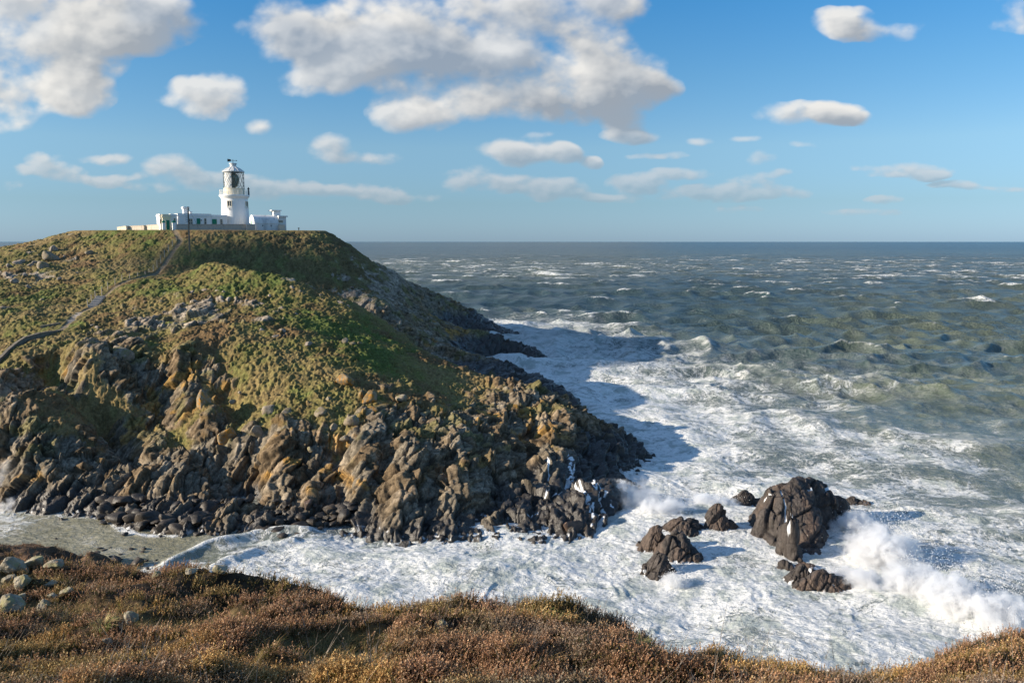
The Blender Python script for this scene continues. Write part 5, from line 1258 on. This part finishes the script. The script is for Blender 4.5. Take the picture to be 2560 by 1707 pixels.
# parapet wall leading to the bridge
BW = [(156,821,117.5),(128,824,116),(100,828,114.3),(61,839,111.5),(42,851,110),(23,866,108.3),(0,889,106),(-40,925,103)]
P3 = [at(*p) for p in BW]
stone_wall('bridge_wall', [(p[0], p[1]) for p in P3], [p[2]-1.3 for p in P3], [p[2]-.3 for p in P3], .28, M_STONED, "dark stone parapet wall curving down at the left edge below the steps", "wall", 8)
# low retaining wall beside the steps and ruin on the skyline
P3 = [at(*p) for p in [(101,816,120.5),(125,812,121),(150,808,121.5)]]
stone_wall('retaining_wall', [(p[0], p[1]) for p in P3], [p[2]-1.3 for p in P3], [p[2] for p in P3], .5, M_STONED, "short dark retaining wall left of the stone steps", "wall", 9)
P3 = [at(*p) for p in [(136,592,186),(156,592,186)]]
stone_wall('ruined_wall', [(p[0], p[1]) for p in P3], [p[2]-1.3 for p in P3], [p[2]+.15 for p in P3], .5, M_STONED, "low ruined wall on the skyline left of the buildings", "wall", 10)
# utility pole
x, y, z = hit(474, 624); z = land_z(x, y)
R = empty("utility_pole", (x, y, z), 0, label="leaning wooden utility pole on the slope below the lighthouse", cat="pole")
def pz(py): return at(471, py, y)[2] - z
tx = at(470, 517, y)[0] - x
H = pz(517)
MB().tube((0, 0, -.6), (tx, 0, H), .17, 10, .13).build("pole", M_WOOD, R, smooth_shade=True)
b = MB()
for k in range(8):
    t = 1 - k * .045 - .02; s = 1 if k % 2 else -1
    b.tube((tx*t, 0, H*t), (tx*t - .75, 0, H*t - .32), .028, 5)
b.build("climbing_rung", M_IRON, R)
MB().tube((tx*.97, -.1, H*.97), (tx*.80, -.25, H*.64), .09, 6).build("cable_box", M_IRON, R)
MB().tube((tx*.98, 0, H*.98), (3.4, 2.2, 0.0), .02, 4).build("stay_wire", M_IRON, R)
# small marker post at the right end of the plateau
x, y, z = at(747, 575.5, 190); 
R = empty("marker_post", (x, y, 30.5), 0, label="tiny dark marker post on the plateau edge right of the buildings", cat="post")
MB().box(-.08, .08, -.08, .08, -.3, .55).build("post", M_IRON, R); MB().box(-.18, .18, -.1, .1, .552, .75).build("head", M_IRON, R)
# ------------------------------------------------------------------ the near heath
HE = [(0,1700,4.8),(400,1700,4.7),(900,1700,4.6),(1400,1700,4.8),(1900,1700,5.6),(2300,1700,6.4),(2560,1700,6.8),
 (0,1620,6.3),(250,1640,6.4),(450,1620,6.6),(900,1610,6.5),(1350,1620,6.5),(1700,1640,7.2),(2100,1690,7.6),(2400,1660,8.4),
 (0,1540,8.6),(200,1530,8.6),(315,1575,8.6),(500,1540,8.6),(800,1540,8.4),(1100,1550,8.2),(1400,1560,8.2),(1550,1570,8.6),
 (0,1480,11.5),(250,1470,11.5),(500,1470,11.8),(800,1480,11),(1100,1495,10.4),(1350,1500,10.6),
 (0,1425,16.5),(160,1435,16),(330,1436,15.5),(480,1436,15),(600,1440,14.5),(700,1448,13.5),(780,1460,13),(870,1472,12.5),(990,1474,12.2),(1100,1474,12),(1230,1478,11.8),(1350,1486,11.5),(1500,1516,10.8),(1600,1549,10),(1700,1594,9.3),(1850,1626,9),(1950,1656,9),(2050,1668,9.2),(2130,1662,9.8),(2250,1646,10.5),(2350,1616,11.5),(2450,1606,12),(2560,1611,12)]
pts, vals = [], []
for (px, py, Y) in HE:
    x, y, z = at(px, py, Y); pts.append((x, y)); vals.append(z - .22 - .008*Y)
edge = [p for p in HE if p in HE[-22:]]
for (px, py, Y) in edge:
    if px < 470: continue
    x, y, z = at(px, py, Y)
    for dy_, dz_ in ((2.6, 3.2), (7, 10.5), (15, 17.5)):
        pts.append((x*(1+dy_/Y*.6), y+dy_)); vals.append(z - dz_)
for (px, py, Y) in [(0,1374,45),(-150,1372,45),(100,1380,44),(200,1398,42),(300,1416,39),(0,1412,33),(150,1424,29)]:
    x, y, z = at(px, py, Y); pts.append((x, y)); vals.append(z - .5)
for (x, y, z) in [(-3,-3,26.2),(3,-3,26.2),(0,0,26.2),(-8,-3,26.4),(8,-3,25.8),(14,0,24.5),(-14,0,26),(-20,8,24),(16,8,21),(24,4,19),(26,16,8),(34,10,6),(14,24,6),(20,32,-3),(0,34,-2),(-8,42,-1),(-16,48,-1),(10,44,-3.5),(-5,50,-3.5),(30,40,-3.5),(45,20,-3.5),
 (-24,54,1.5),(-26,60,-1.5),(-34,58,1.0),(-36,64,-2),(-50,58,2),(-50,66,-3),(-30,50,6.5),(-40,50,9),(-45,40,11),(-60,50,11),(-60,40,14),(-40,25,15),(-60,15,22),(-30,15,20.5),(-14.2,22,17.6),(-18.5,28,14.6),(-12.0,20,17.2),(-15.6,26,13.6),(-19.6,33,11.4),(-9.5,20,16.6),(-12.6,26,12.0),(-16.2,33,9.8),(-80,50,12),(-80,70,-3),(-20,70,-3.5),(0,66,-3.5),(-22,62,-3)]:
    pts.append((x, y)); vals.append(z)
EF = Field(pts, vals, -95, 60, -6, 76, n=420, lam=1e-3)
def heath_cover(X, Y):
    """1 heather, 0 short grass"""
    n = fbm(X*.42 + 3, Y*.55, oct=3, seed=501) + .25 * vnoise(X*1.3, Y*1.3, seed=503)
    return smooth(n, -.42, -.12)
def heath_height(X, Y):
    z = EF(X, Y)[..., 0]
    hc = heath_cover(X, Y); near = smooth(30 - Y, 0, 12)
    hum = np.clip(.55 - np.abs(fbm(X*.55, Y*.7, oct=3, seed=511)) * 1.6, -.2, 1)
    big = fbm(X*.33, Y*.5, oct=2, seed=517)
    z = z + near * (hc * .20 + (hum - .25) * .50 * (.4 + .6*hc) + big * .26 - .06) 
    # dark hollow beside the stone on the left
    hx, hy = at(300, 1600, 7.8)[:2]
    z = z - .38 * np.exp(-(((X-hx)/.95)**2 + ((Y-hy)/.5)**2))
    z = z + (1-near) * fbm(X*.35, Y*.35, oct=4, seed=521) * 1.2 + .03 * fbm(X*4, Y*4, oct=3, seed=523)
    return z, hc
def heath_ground():
    ya = np.concatenate([np.arange(-5, 3, .12), np.arange(3, 18, .045), np.arange(18, 76, .16)])
    ua = np.concatenate([np.arange(-1.6, -.72, .02), np.arange(-.72, .72, .0026), np.arange(.72, 1.2, .02)])
    Yg, Ug = np.meshgrid(ya, ua, indexing='ij'); X = (Ug * (Yg + 6.5)).astype(np.float32); Y = Yg.astype(np.float32)
    z, hc = heath_height(X, Y)
    P = np.stack([X, Y, z.astype(np.float32)], -1)
    gy = np.gradient(z, axis=0) / np.gradient(Y, axis=0); 
    N = normals(P); steep = 1 - N[..., 2]
    rock = smooth(steep + .15*fbm(X*.5, Y*.5, z*.5, 3, seed=531), .42, .6) * smooth(Y, 12, 18)
    rock = np.maximum(rock, smooth(2.5 - z, 0, 1) * smooth(Y, 20, 30))
    m = rock.ravel() > .003
    d = np.zeros(X.size, np.float32); ck = np.zeros(X.size, np.float32)
    d1, c1, _ = rock_relief(P.reshape(-1, 3)[m], 2.2, .8, 13, levels=3); d[m] = d1; ck[m] = c1
    d = d.reshape(X.shape) * rock + (1-rock) * smooth(Y, 18, 26) * .5 * (.3 - np.abs(fbm(X*1.2, Y*1.2, oct=3, seed=541)))
    P = P + blur(N, 4) * d[..., None]
    g = fbm(X*1.1, Y*1.1, oct=4, seed=551); g2 = fbm(X*5, Y*5, oct=3, seed=553)
    soil = np.array([.05, .034, .020]); straw = np.array([.24, .17, .075]); far = np.array([.10, .062, .038])
    hcc = hc[..., None]
    c = straw * (1 + .5*g2 + .4*g)[..., None] * (1-hcc) + soil * (1 + .5*g2)[..., None] * hcc
    gg = smooth(g, .05, .4)[..., None] * (1-hcc); c = c * (1-gg) + gg * np.array([.11, .10, .04]) * (1 + .4*g2)[..., None]
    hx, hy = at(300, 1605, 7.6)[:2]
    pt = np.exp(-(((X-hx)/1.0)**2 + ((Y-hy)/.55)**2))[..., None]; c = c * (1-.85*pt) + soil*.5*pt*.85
    f_ = smooth(Y, 16, 24)[..., None]; c = c*(1-f_) + f_ * far * (1 + .7*g + .4*g2)[..., None]
    wetm = smooth(2.6 - z + fbm(X*.4, Y*.4, oct=2, seed=555), 0, 1) * smooth(Y, 20, 30)
    rc = np.array([.12, .10, .08]) * (1 + .5*g2)[..., None] * (1-.5*ck.reshape(X.shape))[..., None]
    rc = rc + (np.array([.02, .018, .016]) - rc) * wetm[..., None]
    c = c + (rc - c) * rock[..., None]
    o = grid_mesh("heath_ground", P, MAT_LAND, {"wet": wetm*rock, "foam": np.zeros(X.shape), "rock": rock}, colors={"tint": np.clip(c, .004, .6)})
    tag(o, None, None, None, "structure")
heath_ground()

def tint_material(name, rough=.8, trans=.25):
    m, nt = new_mat(name); q = NT(nt)
    c = q.attr("tint", 0); pos = q.n('ShaderNodeNewGeometry').outputs[0]
    c = q.vmath('SCALE', c, q.ramp(q.noise(pos, 14.0, 3.0), .3, .7, .8, 1.2))
    d = q.principled(Base_Color=c, Roughness=rough); q.set(d, 'Specular IOR Level', .15)
    t = q.n('ShaderNodeBsdfTranslucent', {0: c}); mx = q.n('ShaderNodeMixShader', {0: trans})
    q.set(mx, 1, d.outputs[0]); q.set(mx, 2, t.outputs[0]); q.out(mx.outputs[0]); return m
M_PLANT = tint_material("heath_plants")
RS = np.random.RandomState(77)
def stem_template(kind, seed):
    r = np.random.RandomState(seed); V = []; T = []; C = []
    def tri(a, b, c, col):
        i = len(V); V.extend([a, b, c]); T.append((i, i+1, i+2)); C.extend([col]*3)
    up = np.array([0, 0, 1.0])
    if kind == 'heather':
        for k in range(9):
            a = r.uniform(0, 6.28); rad = r.uniform(0, .07); base = np.array([math.cos(a)*rad, math.sin(a)*rad, -.03])
            ang = r.uniform(0, 6.28); lean = r.uniform(.1, .7); h = r.uniform(.07, .15)
            tip = base + np.array([math.cos(ang)*lean*h, math.sin(ang)*lean*h, h]); side = np.cross(tip-base, up + .1); side = side / np.linalg.norm(side) * .0022
            sc = np.array([.07, .045, .028])
            tri(base-side, base+side, tip, sc)
            for j in range(10):
                t = .30 + .70 * (j + r.uniform(-.3, .3)) / 10; p = base + (tip-base)*min(t, 1)
                dr = r.normal(size=3); dr[2] = abs(dr[2])*.6 + .3; dr /= np.linalg.norm(dr); s2 = r.normal(size=3); s2 -= dr*(s2@dr); s2 /= np.linalg.norm(s2)
                if t < .55: L, w_, col = .020, .0035, np.array([.13, .115, .035]) * r.uniform(.6, 1.3)
                elif r.rand() < .7: L, w_, col = .013, .0058, np.array([.33, .190, .112]) * r.uniform(.65, 1.25)
                else: L, w_, col = .014, .0055, np.array([.55, .38, .25]) * r.uniform(.7, 1.1)
                tri(p - s2*w_, p + s2*w_, p + dr*L, col)
    elif kind == 'grass':
        for k in range(22):
            a = r.uniform(0, 6.28); rad = r.uniform(0, .06); b = np.array([math.cos(a)*rad, math.sin(a)*rad, -.02])
            ang = r.normal(.3, 1.1); L = r.uniform(.10, .24); lean = r.uniform(.3, 1.1); dv = np.array([math.cos(ang), math.sin(ang), 0])
            mid = b + dv*lean*L*.3 + up*L*.55; tip = b + dv*lean*L + up*L*.75; s = np.array([-dv[1], dv[0], 0])*.0024
            col = (np.array([.34, .235, .10]) if r.rand() < .7 else np.array([.20, .18, .06])) * r.uniform(.6, 1.15)
            tri(b-s, b+s, mid+s*.8, col); tri(b-s, mid+s*.8, mid-s*.8, col); tri(mid-s*.8, mid+s*.8, tip, col)
    elif kind == 'twig':
        for k in range(7):
            a = r.uniform(0, 6.28); p = np.array([0, 0, -.02]); d = np.array([math.cos(a)*.7, math.sin(a)*.7, .8])
            for j in range(4):
                q_ = p + d * r.uniform(.04, .07); s = np.cross(d, up); s = s/np.linalg.norm(s)*(.003 - .0005*j)
                c = np.array([.24, .20, .16])*r.uniform(.7, 1.2); tri(p-s, p+s, q_, c); p = q_; d = d + r.normal(size=3)*.35
    return np.array(V, np.float32), np.array(T, np.int32), np.array(C, np.float32)
def scatter(name, kind, X, Y, Z, S, tintf, nvar=8):
    tv = [stem_template(kind, 900 + k) for k in range(nvar)]
    var = RS.randint(0, nvar, len(X)); VV, TT, CC = [], [], []; base = 0
    for k in range(nvar):
        idx = np.nonzero(var == k)[0]; V, T, C = tv[k]; n = len(idx)
        if not n: continue
        a = RS.uniform(0, 6.28, n); ca, sa = np.cos(a)[:, None], np.sin(a)[:, None]
        s = S[idx][:, None]
        x = (V[None, :, 0]*ca - V[None, :, 1]*sa)*s + X[idx][:, None]; y = (V[None, :, 0]*sa + V[None, :, 1]*ca)*s + Y[idx][:, None]
        # the wind has combed everything a little to the right
        z = V[None, :, 2]*s*RS.uniform(.8, 1.25, n)[:, None]; x = x + np.maximum(z, 0)*.18; z = z + Z[idx][:, None]
        VV.append(np.stack([x, y, z], -1).reshape(-1, 3)); m = len(V)
        TT.append((T[None] + (np.arange(n)*m)[:, None, None] + base).reshape(-1, 3)); base += n*m
        CC.append((C[None] * tintf[idx][:, None, :]).reshape(-1, 3))
    o = poly_mesh(name, np.concatenate(VV), np.concatenate(TT), M_PLANT, colors=np.concatenate(CC))
    return o
def spots(N, y0, y1, p=1.35):
    u = RS.uniform(-.80, .80, N); t = RS.uniform(0, 1, N)
    y = (y0**(-p) + t*(y1**(-p) - y0**(-p)))**(-1/p) if p else y0 + t*(y1-y0)
    return (u*(y+.6)).astype(np.float32), y.astype(np.float32)
def tints(X, Y, n, base=0):
    a = fbm(X*.6, Y*.7, oct=3, seed=601)[:, None]; b = fbm(X*1.7, Y*1.7, oct=2, seed=603)[:, None]
    rust = np.array([1.0, .95, .9]); olive = np.array([.78, .90, .55]); grey = np.array([.75, .95, 1.15]); gold = np.array([1.25, 1.25, .8])
    w1 = smooth(a, .12, .4)*.8; w2 = smooth(-a, .12, .35); w3 = smooth(b, .2, .5)*.7
    c = rust*(1-w1)*(1-w2) + olive*w1 + gold*w2*(1-w1); c = c*(1-w3) + grey*w3*.8
    return (c * RS.uniform(.65, 1.25, (n, 1))).astype(np.float32)
N = 52000
X, Y = spots(N, 3.4, 19, 1.0); Z, hc = heath_height(X, Y); keep = RS.uniform(0, 1, N) < hc*.97 + .03
hx, hy = at(300, 1605, 7.6)[:2]; keep &= ((X-hx)/.9)**2 + ((Y-hy)/.35)**2 > 1
X, Y, Z = X[keep], Y[keep], Z[keep]
S = (0.85 + (Y-4)*.055) * RS.uniform(.75, 1.2, len(X))
o = scatter("heather", 'heather', X, Y, Z, S.astype(np.float32), tints(X, Y, len(X)), 9); tag(o, "rusty brown heather covering the near clifftop", None, None, "stuff")
N = 13000
X, Y = spots(N, 3.4, 18, 1.0); Z, hc = heath_height(X, Y); keep = RS.uniform(0, 1, N) < (1-hc)*.95 + .07
keep &= ((X-hx)/.9)**2 + ((Y-hy)/.35)**2 > 1; X, Y, Z = X[keep], Y[keep], Z[keep]
S = (0.75 + (Y-4)*.05) * RS.uniform(.6, 1.15, len(X))
o = scatter("grass", 'grass', X, Y, Z, S.astype(np.float32), (RS.uniform(.7, 1.2, (len(X), 1))*np.ones((1, 3))).astype(np.float32), 7); tag(o, "short straw-coloured grass between the heather", None, None, "stuff")
N = 160
X, Y = spots(N, 4, 12, .8); Z, hc = heath_height(X, Y)
o = scatter("dead_twigs", 'twig', X, Y, Z+.05, np.full(N, 1.1, np.float32)*RS.uniform(.7, 1.6, N), np.ones((N, 3), np.float32), 4); tag(o, "pale dead heather twigs", None, None, "stuff")
# scrub on the darker lower slope
N = 9000
Y = RS.uniform(17, 56, N); X = RS.uniform(-48, -8, N); Z = EF(X, Y)[..., 0]; k = (Z > 3.5); X, Y, Z = X[k], Y[k], Z[k]; Z = heath_height(X, Y)[0]
o = scatter("lower_heather", 'heather', X, Y, Z, (RS.uniform(1.4, 2.6, len(X))).astype(np.float32), tints(X, Y, len(X))*.7, 6); tag(o, "dark heather scrub on the lower slope", None, None, "stuff")
# single tussocks of long grass at the heath edge
def tussock(px, py, Y, s, label, seed):
    x, y, z = at(px, py, Y); z = float(heath_height(np.array([[x]]), np.array([[y]]))[0][0, 0])
    r = np.random.RandomState(seed); V, T, C = [], [], []
    for k in range(150):
        a = r.uniform(0, 6.28); rad = abs(r.normal(0, .06)); b = np.array([math.cos(a)*rad, math.sin(a)*rad, -.03]); L = r.uniform(.25, .55)*s
        ang = a + r.normal(0, .5); ln = r.uniform(.2, .95); dv = np.array([math.cos(ang)+.25, math.sin(ang), 0]); w_ = np.array([-dv[1], dv[0], 0])*.004
        m = b + dv*ln*L*.35 + np.array([0, 0, L*.6]); t = b + dv*ln*L*.95 + np.array([0, 0, L*(.95 - .45*ln)])
        c = (np.array([.46, .36, .18]) if r.rand() < .65 else np.array([.20, .24, .07]))*r.uniform(.6, 1.15)
        i = len(V); V += [b-w_, b+w_, m+w_*.8, m-w_*.8, t]; T += [(i, i+1, i+2), (i, i+2, i+3), (i+3, i+2, i+4)]; C += [c]*5
    o = poly_mesh("grass_tussock", np.array(V), np.array(T), M_PLANT, colors=np.array(C)); o.location = (x, y, z + .03)
    tag(o, label, "grass tussock", "tussocks at the heath edge")
tussock(1385, 1600, 8.6, .8, "yellow-green grass tussock among the heather, right of centre", 1)
tussock(1330, 1560, 9.2, .85, "tall thin pale tussock on the heath just left of the yellow-green one", 2)
tussock(1600, 1620, 8.8, .6, "small grass tussock near the dip in the heath edge", 3)
tussock(720, 1480, 11, .7, "pale tussock at the back of the heath behind the brown hummocks", 4)
tussock(255, 1560, 8.3, .5, "ragged tussock hanging over the bare hollow on the left", 5)
# pale lichened rocks on the left of the heath
NR = "pale rocks at the left edge of the heath"
lst = [(18,1440,30,"flat pale rock at the far left, back row"),(78,1424,26,"pale rounded rock at the back of the left rock group"),(50,1436,22,"greenish rock in the middle of the left rock group"),(128,1430,32,"broad rock at the back right of the left rock group"),(14,1466,22,"pale block low at the left edge of the picture"),(50,1472,24,"tilted pale slab in the left rock group"),
 (20,1540,36,"largest pale rock, front left corner of the rock group"),(45,1515,18,"small stone leaning behind the largest pale rock"),(103,1530,26,"half-buried pale rock right of the largest one"),(125,1475,22,"pinkish rock on the right side of the left group"),(158,1497,22,"upright pale rock at the right end of the left group"),(130,1503,13,"small upright stone left of the upright pale rock"),
 (322,1572,26,"ribbed grey stone beside the dark hollow"),(268,1625,13,"small stone lying in the dark bare hollow"),(390,1448,14,"pale stone poking over the heath skyline, left"),(472,1444,22,"flat pale rock on the heath skyline, middle"),(552,1440,24,"domed lichened rock on the heath skyline, right of the flat one"),(1100,1590,24,"low buried stone in the central heather")]
for i, (px, py, hw, lab) in enumerate(lst):
    a, fy, fz = ray(px, py); t = np.arange(3.5, 26, .02); hz_ = heath_height((a*t).astype(np.float32), (fy*t).astype(np.float32))[0]; w_ = np.nonzero(hz_ > CAMZ + fz*t)[0]
    k = int(w_[0]) if len(w_) else 500
    x, y, z = a*t[k], fy*t[k], hz_[k]; s = hw / FPX * y * .98
    boulder('near', 50 + i % 6, x, y + s*.4, float(z) + .06, s, lab, NR, sz=s*.85, sink=.28, name="rock", cat="rock")
# ------------------------------------------------------------------ spray thrown up by the breakers
def spray_mat(name, dens, scale, thr=.42, soft=.3, det=5.0):
    m, nt = new_mat(name); q = NT(nt)
    oc = q.n('ShaderNodeTexCoord').outputs['Object']; pos = q.n('ShaderNodeNewGeometry').outputs[0]
    sep = q.n('ShaderNodeSeparateXYZ', {0: oc})
    r = q.vmath('LENGTH', oc)
    n = q.noise(pos, scale, det, .62); n2 = q.noise(pos, scale*.32, 2.0, .5)
    body = q.math('SUBTRACT', 1.0, r)                     # 1 in the middle, 0 on the shell
    v = q.math('ADD', q.math('ADD', q.math('MULTIPLY', body, 1.15), q.math('MULTIPLY', q.math('SUBTRACT', n, .5), 2.4)), q.math('MULTIPLY', q.math('SUBTRACT', n2, .5), 1.6))
    d = q.math('MULTIPLY', q.ramp(v, thr, thr+soft), dens)
    d = q.math('MULTIPLY', d, q.ramp(body, 0.0, .18))
    p = q.n('ShaderNodeVolumePrincipled'); q.set(p, 'Color', (.96, .965, .97, 1)); q.set(p, 'Density', d); q.set(p, 'Anisotropy', .25)
    q.out(None, p.outputs[0]); return m
def ellipsoid(name, x, y, z, rx, ry, rz, mat, label, cat="spray", group=None, tilt=0):
    import bmesh
    bm = bmesh.new(); bmesh.ops.create_icosphere(bm, subdivisions=3, radius=1.0); me = bpy.data.meshes.new(name); bm.to_mesh(me); bm.free()
    me.materials.append(mat); o = bpy.data.objects.new(name, me); SC.collection.objects.link(o)
    o.location = (x, y, z); o.scale = (rx, ry, rz); o.rotation_euler = (0, tilt, 0); tag(o, label, cat, group); return o
M_SPRAY = spray_mat("spray_thick", 2.6, 1.7, .16, .55, 8.0)
M_MIST = spray_mat("spray_mist", .55, .8, .35, .6, 4.0)
SG = "bursts of spray off the rocks"
def burst(px, py, z, rx, ry, rz, mat, label):
    x, y, _ = atz(px, py, z); return ellipsoid("spray", x, y, z, rx*1.15, ry*1.15, rz*1.2, mat, label, "spray", SG)
burst(1655, 1288, .5, 2.9, 1.8, 1.9, M_SPRAY, "white burst of spray behind the small surf rocks")
burst(1780, 1262, .4, 3.0, 1.6, 1.2, M_SPRAY, "low burst of spray between the small surf rocks and the big dark rock")
burst(1600, 1245, 1.0, 4.6, 3.6, 2.4, M_MIST, "thin mist of spray hanging off the tip of the point")
burst(2135, 1320, .4, 2.4, 2.2, 1.6, M_SPRAY, "ragged splash against the right side of the big dark rock")
burst(2200, 1385, .6, 3.4, 2.6, 2.6, M_SPRAY, "tall breaking burst right of the big dark rock")
burst(2150, 1450, .4, 2.2, 1.6, 1.2, M_SPRAY, "foaming splash below and left of the tall burst")
burst(2285, 1465, .5, 3.0, 2.2, 1.9, M_SPRAY, "white explosion of spray below the tall burst")
burst(2390, 1505, .5, 2.8, 2.2, 2.1, M_SPRAY, "breaker crest bursting in the lower right")
burst(2500, 1545, .4, 3.0, 2.0, 1.8, M_SPRAY, "last spill of the breaker at the right edge")
burst(2080, 1450, .1, 1.5, 1.0, .8, M_SPRAY, "small splash over the washed brown rock")
burst(1690, 1455, .0, 1.3, .9, .8, M_SPRAY, "small plume rising in front of the small surf rocks")
burst(1222, 812, 1.0, 6, 4, 2.6, M_MIST, "mist of spray in the far rocky inlet")
burst(1225, 880, 1.2, 5, 5, 2.8, M_MIST, "mist of spray in the nearer rocky inlet")
burst(28, 1215, 1.0, 2.2, 3.0, 3.0, M_MIST, "mist of spray in the dark inlet at the left edge")
burst(30, 1262, .1, 2.0, 1.6, 1.0, M_SPRAY, "white splash in the dark inlet at the left edge")
burst(1545, 1235, .4, 2.2, 2.0, 1.6, M_SPRAY, "white splash at the foot of the dark point")
SC.cycles.volume_bounces = 8
SC.cycles.volume_step_rate = 0.5
SC.cycles.volume_max_steps = 256
# ------------------------------------------------------------------ out-of-view cloud shape, added to shade the upper hill slope
def shade_blocker(cx, cy, cz, dist, ry, rz, rx, seed):
    """unseen cloud-shaped blocker, added towards the sun so its shadow falls round the given point"""
    import bmesh
    c = Vector((cx, cy, cz)) + _sd * dist
    bm = bmesh.new(); bmesh.ops.create_icosphere(bm, subdivisions=5, radius=1.0)
    D = np.array([v.co[:] for v in bm.verts], np.float32)
    r = 1 + .28 * fbm(D[:, 0]*1.6+seed, D[:, 1]*1.6, D[:, 2]*1.6, 5)
    for v, d, k in zip(bm.verts, D, r): v.co = (d[0]*k*rx, d[1]*k*ry, d[2]*k*rz)
    me = bpy.data.meshes.new("cloud"); bm.to_mesh(me); bm.free()
    me.polygons.foreach_set("use_smooth", np.ones(len(me.polygons), bool)); me.materials.append(M_BLOCKER)
    o = bpy.data.objects.new("cloud", me); SC.collection.objects.link(o); o.location = c  # unseen body, added only for the shadow it casts
    tag(o, None, None, None, "stuff")
M_BLOCKER = paint("blocker_white", (.85, .85, .85), 1.0, 0.0)
shade_blocker(-52, 166, 24, 1100, 9, 8, 14, 8)

# flying drops round the bursts
def drops():
    r = np.random.RandomState(4); V = []; 
    src = [(1655,1285,2.9,1.8,2.2,1800),(1780,1262,3.0,1.6,1.2,900),(2135,1320,2.6,2.2,2.0,1500),(2200,1380,3.6,2.6,3.2,3200),(2285,1460,3.2,2.2,2.4,2200),(2390,1500,3.0,2.2,2.4,2200),(2500,1540,3.2,2.0,2.2,2200),(2080,1448,1.6,1.0,1.0,700),(1550,1250,3.0,2.0,1.6,900),(1690,1455,1.4,1.0,.9,500),(1225,880,5,4,2.0,700),(1225,812,5,4,2.0,500)]
    C = []; S = []
    for (px, py, rx, ry, rz, n) in src:
        x, y, _ = atz(px, py, 0.0); g = r.normal(size=(n, 3)) * np.array([rx, ry, rz]) * .46; g[:, 2] = np.abs(g[:, 2]) * 1.1
        g[:, 0] += g[:, 2] * .5
        C.append(g + np.array([x, y, .1])); S.append(r.uniform(.008, .034, n) * (1 if y < 100 else 2.2))
    C = np.concatenate(C); S = np.concatenate(S)[:, None, None]; n = len(C)
    t = np.array([[1, 1, 1], [1, -1, -1], [-1, 1, -1], [-1, -1, 1]], float)
    V = (C[:, None] + t[None] * S * r.uniform(.6, 1.4, (n, 1, 3))).reshape(-1, 3)
    F = (np.array([[0, 1, 2], [0, 3, 1], [0, 2, 3], [1, 3, 2]])[None] + (np.arange(n)*4)[:, None, None]).reshape(-1, 3)
    o = poly_mesh("spray_drops", V, F, M_DROPS); tag(o, "fine white drops flying off the breakers", None, None, "stuff")
M_DROPS = paint("water_drops", (.86, .87, .88), .5, 0.0)
drops()
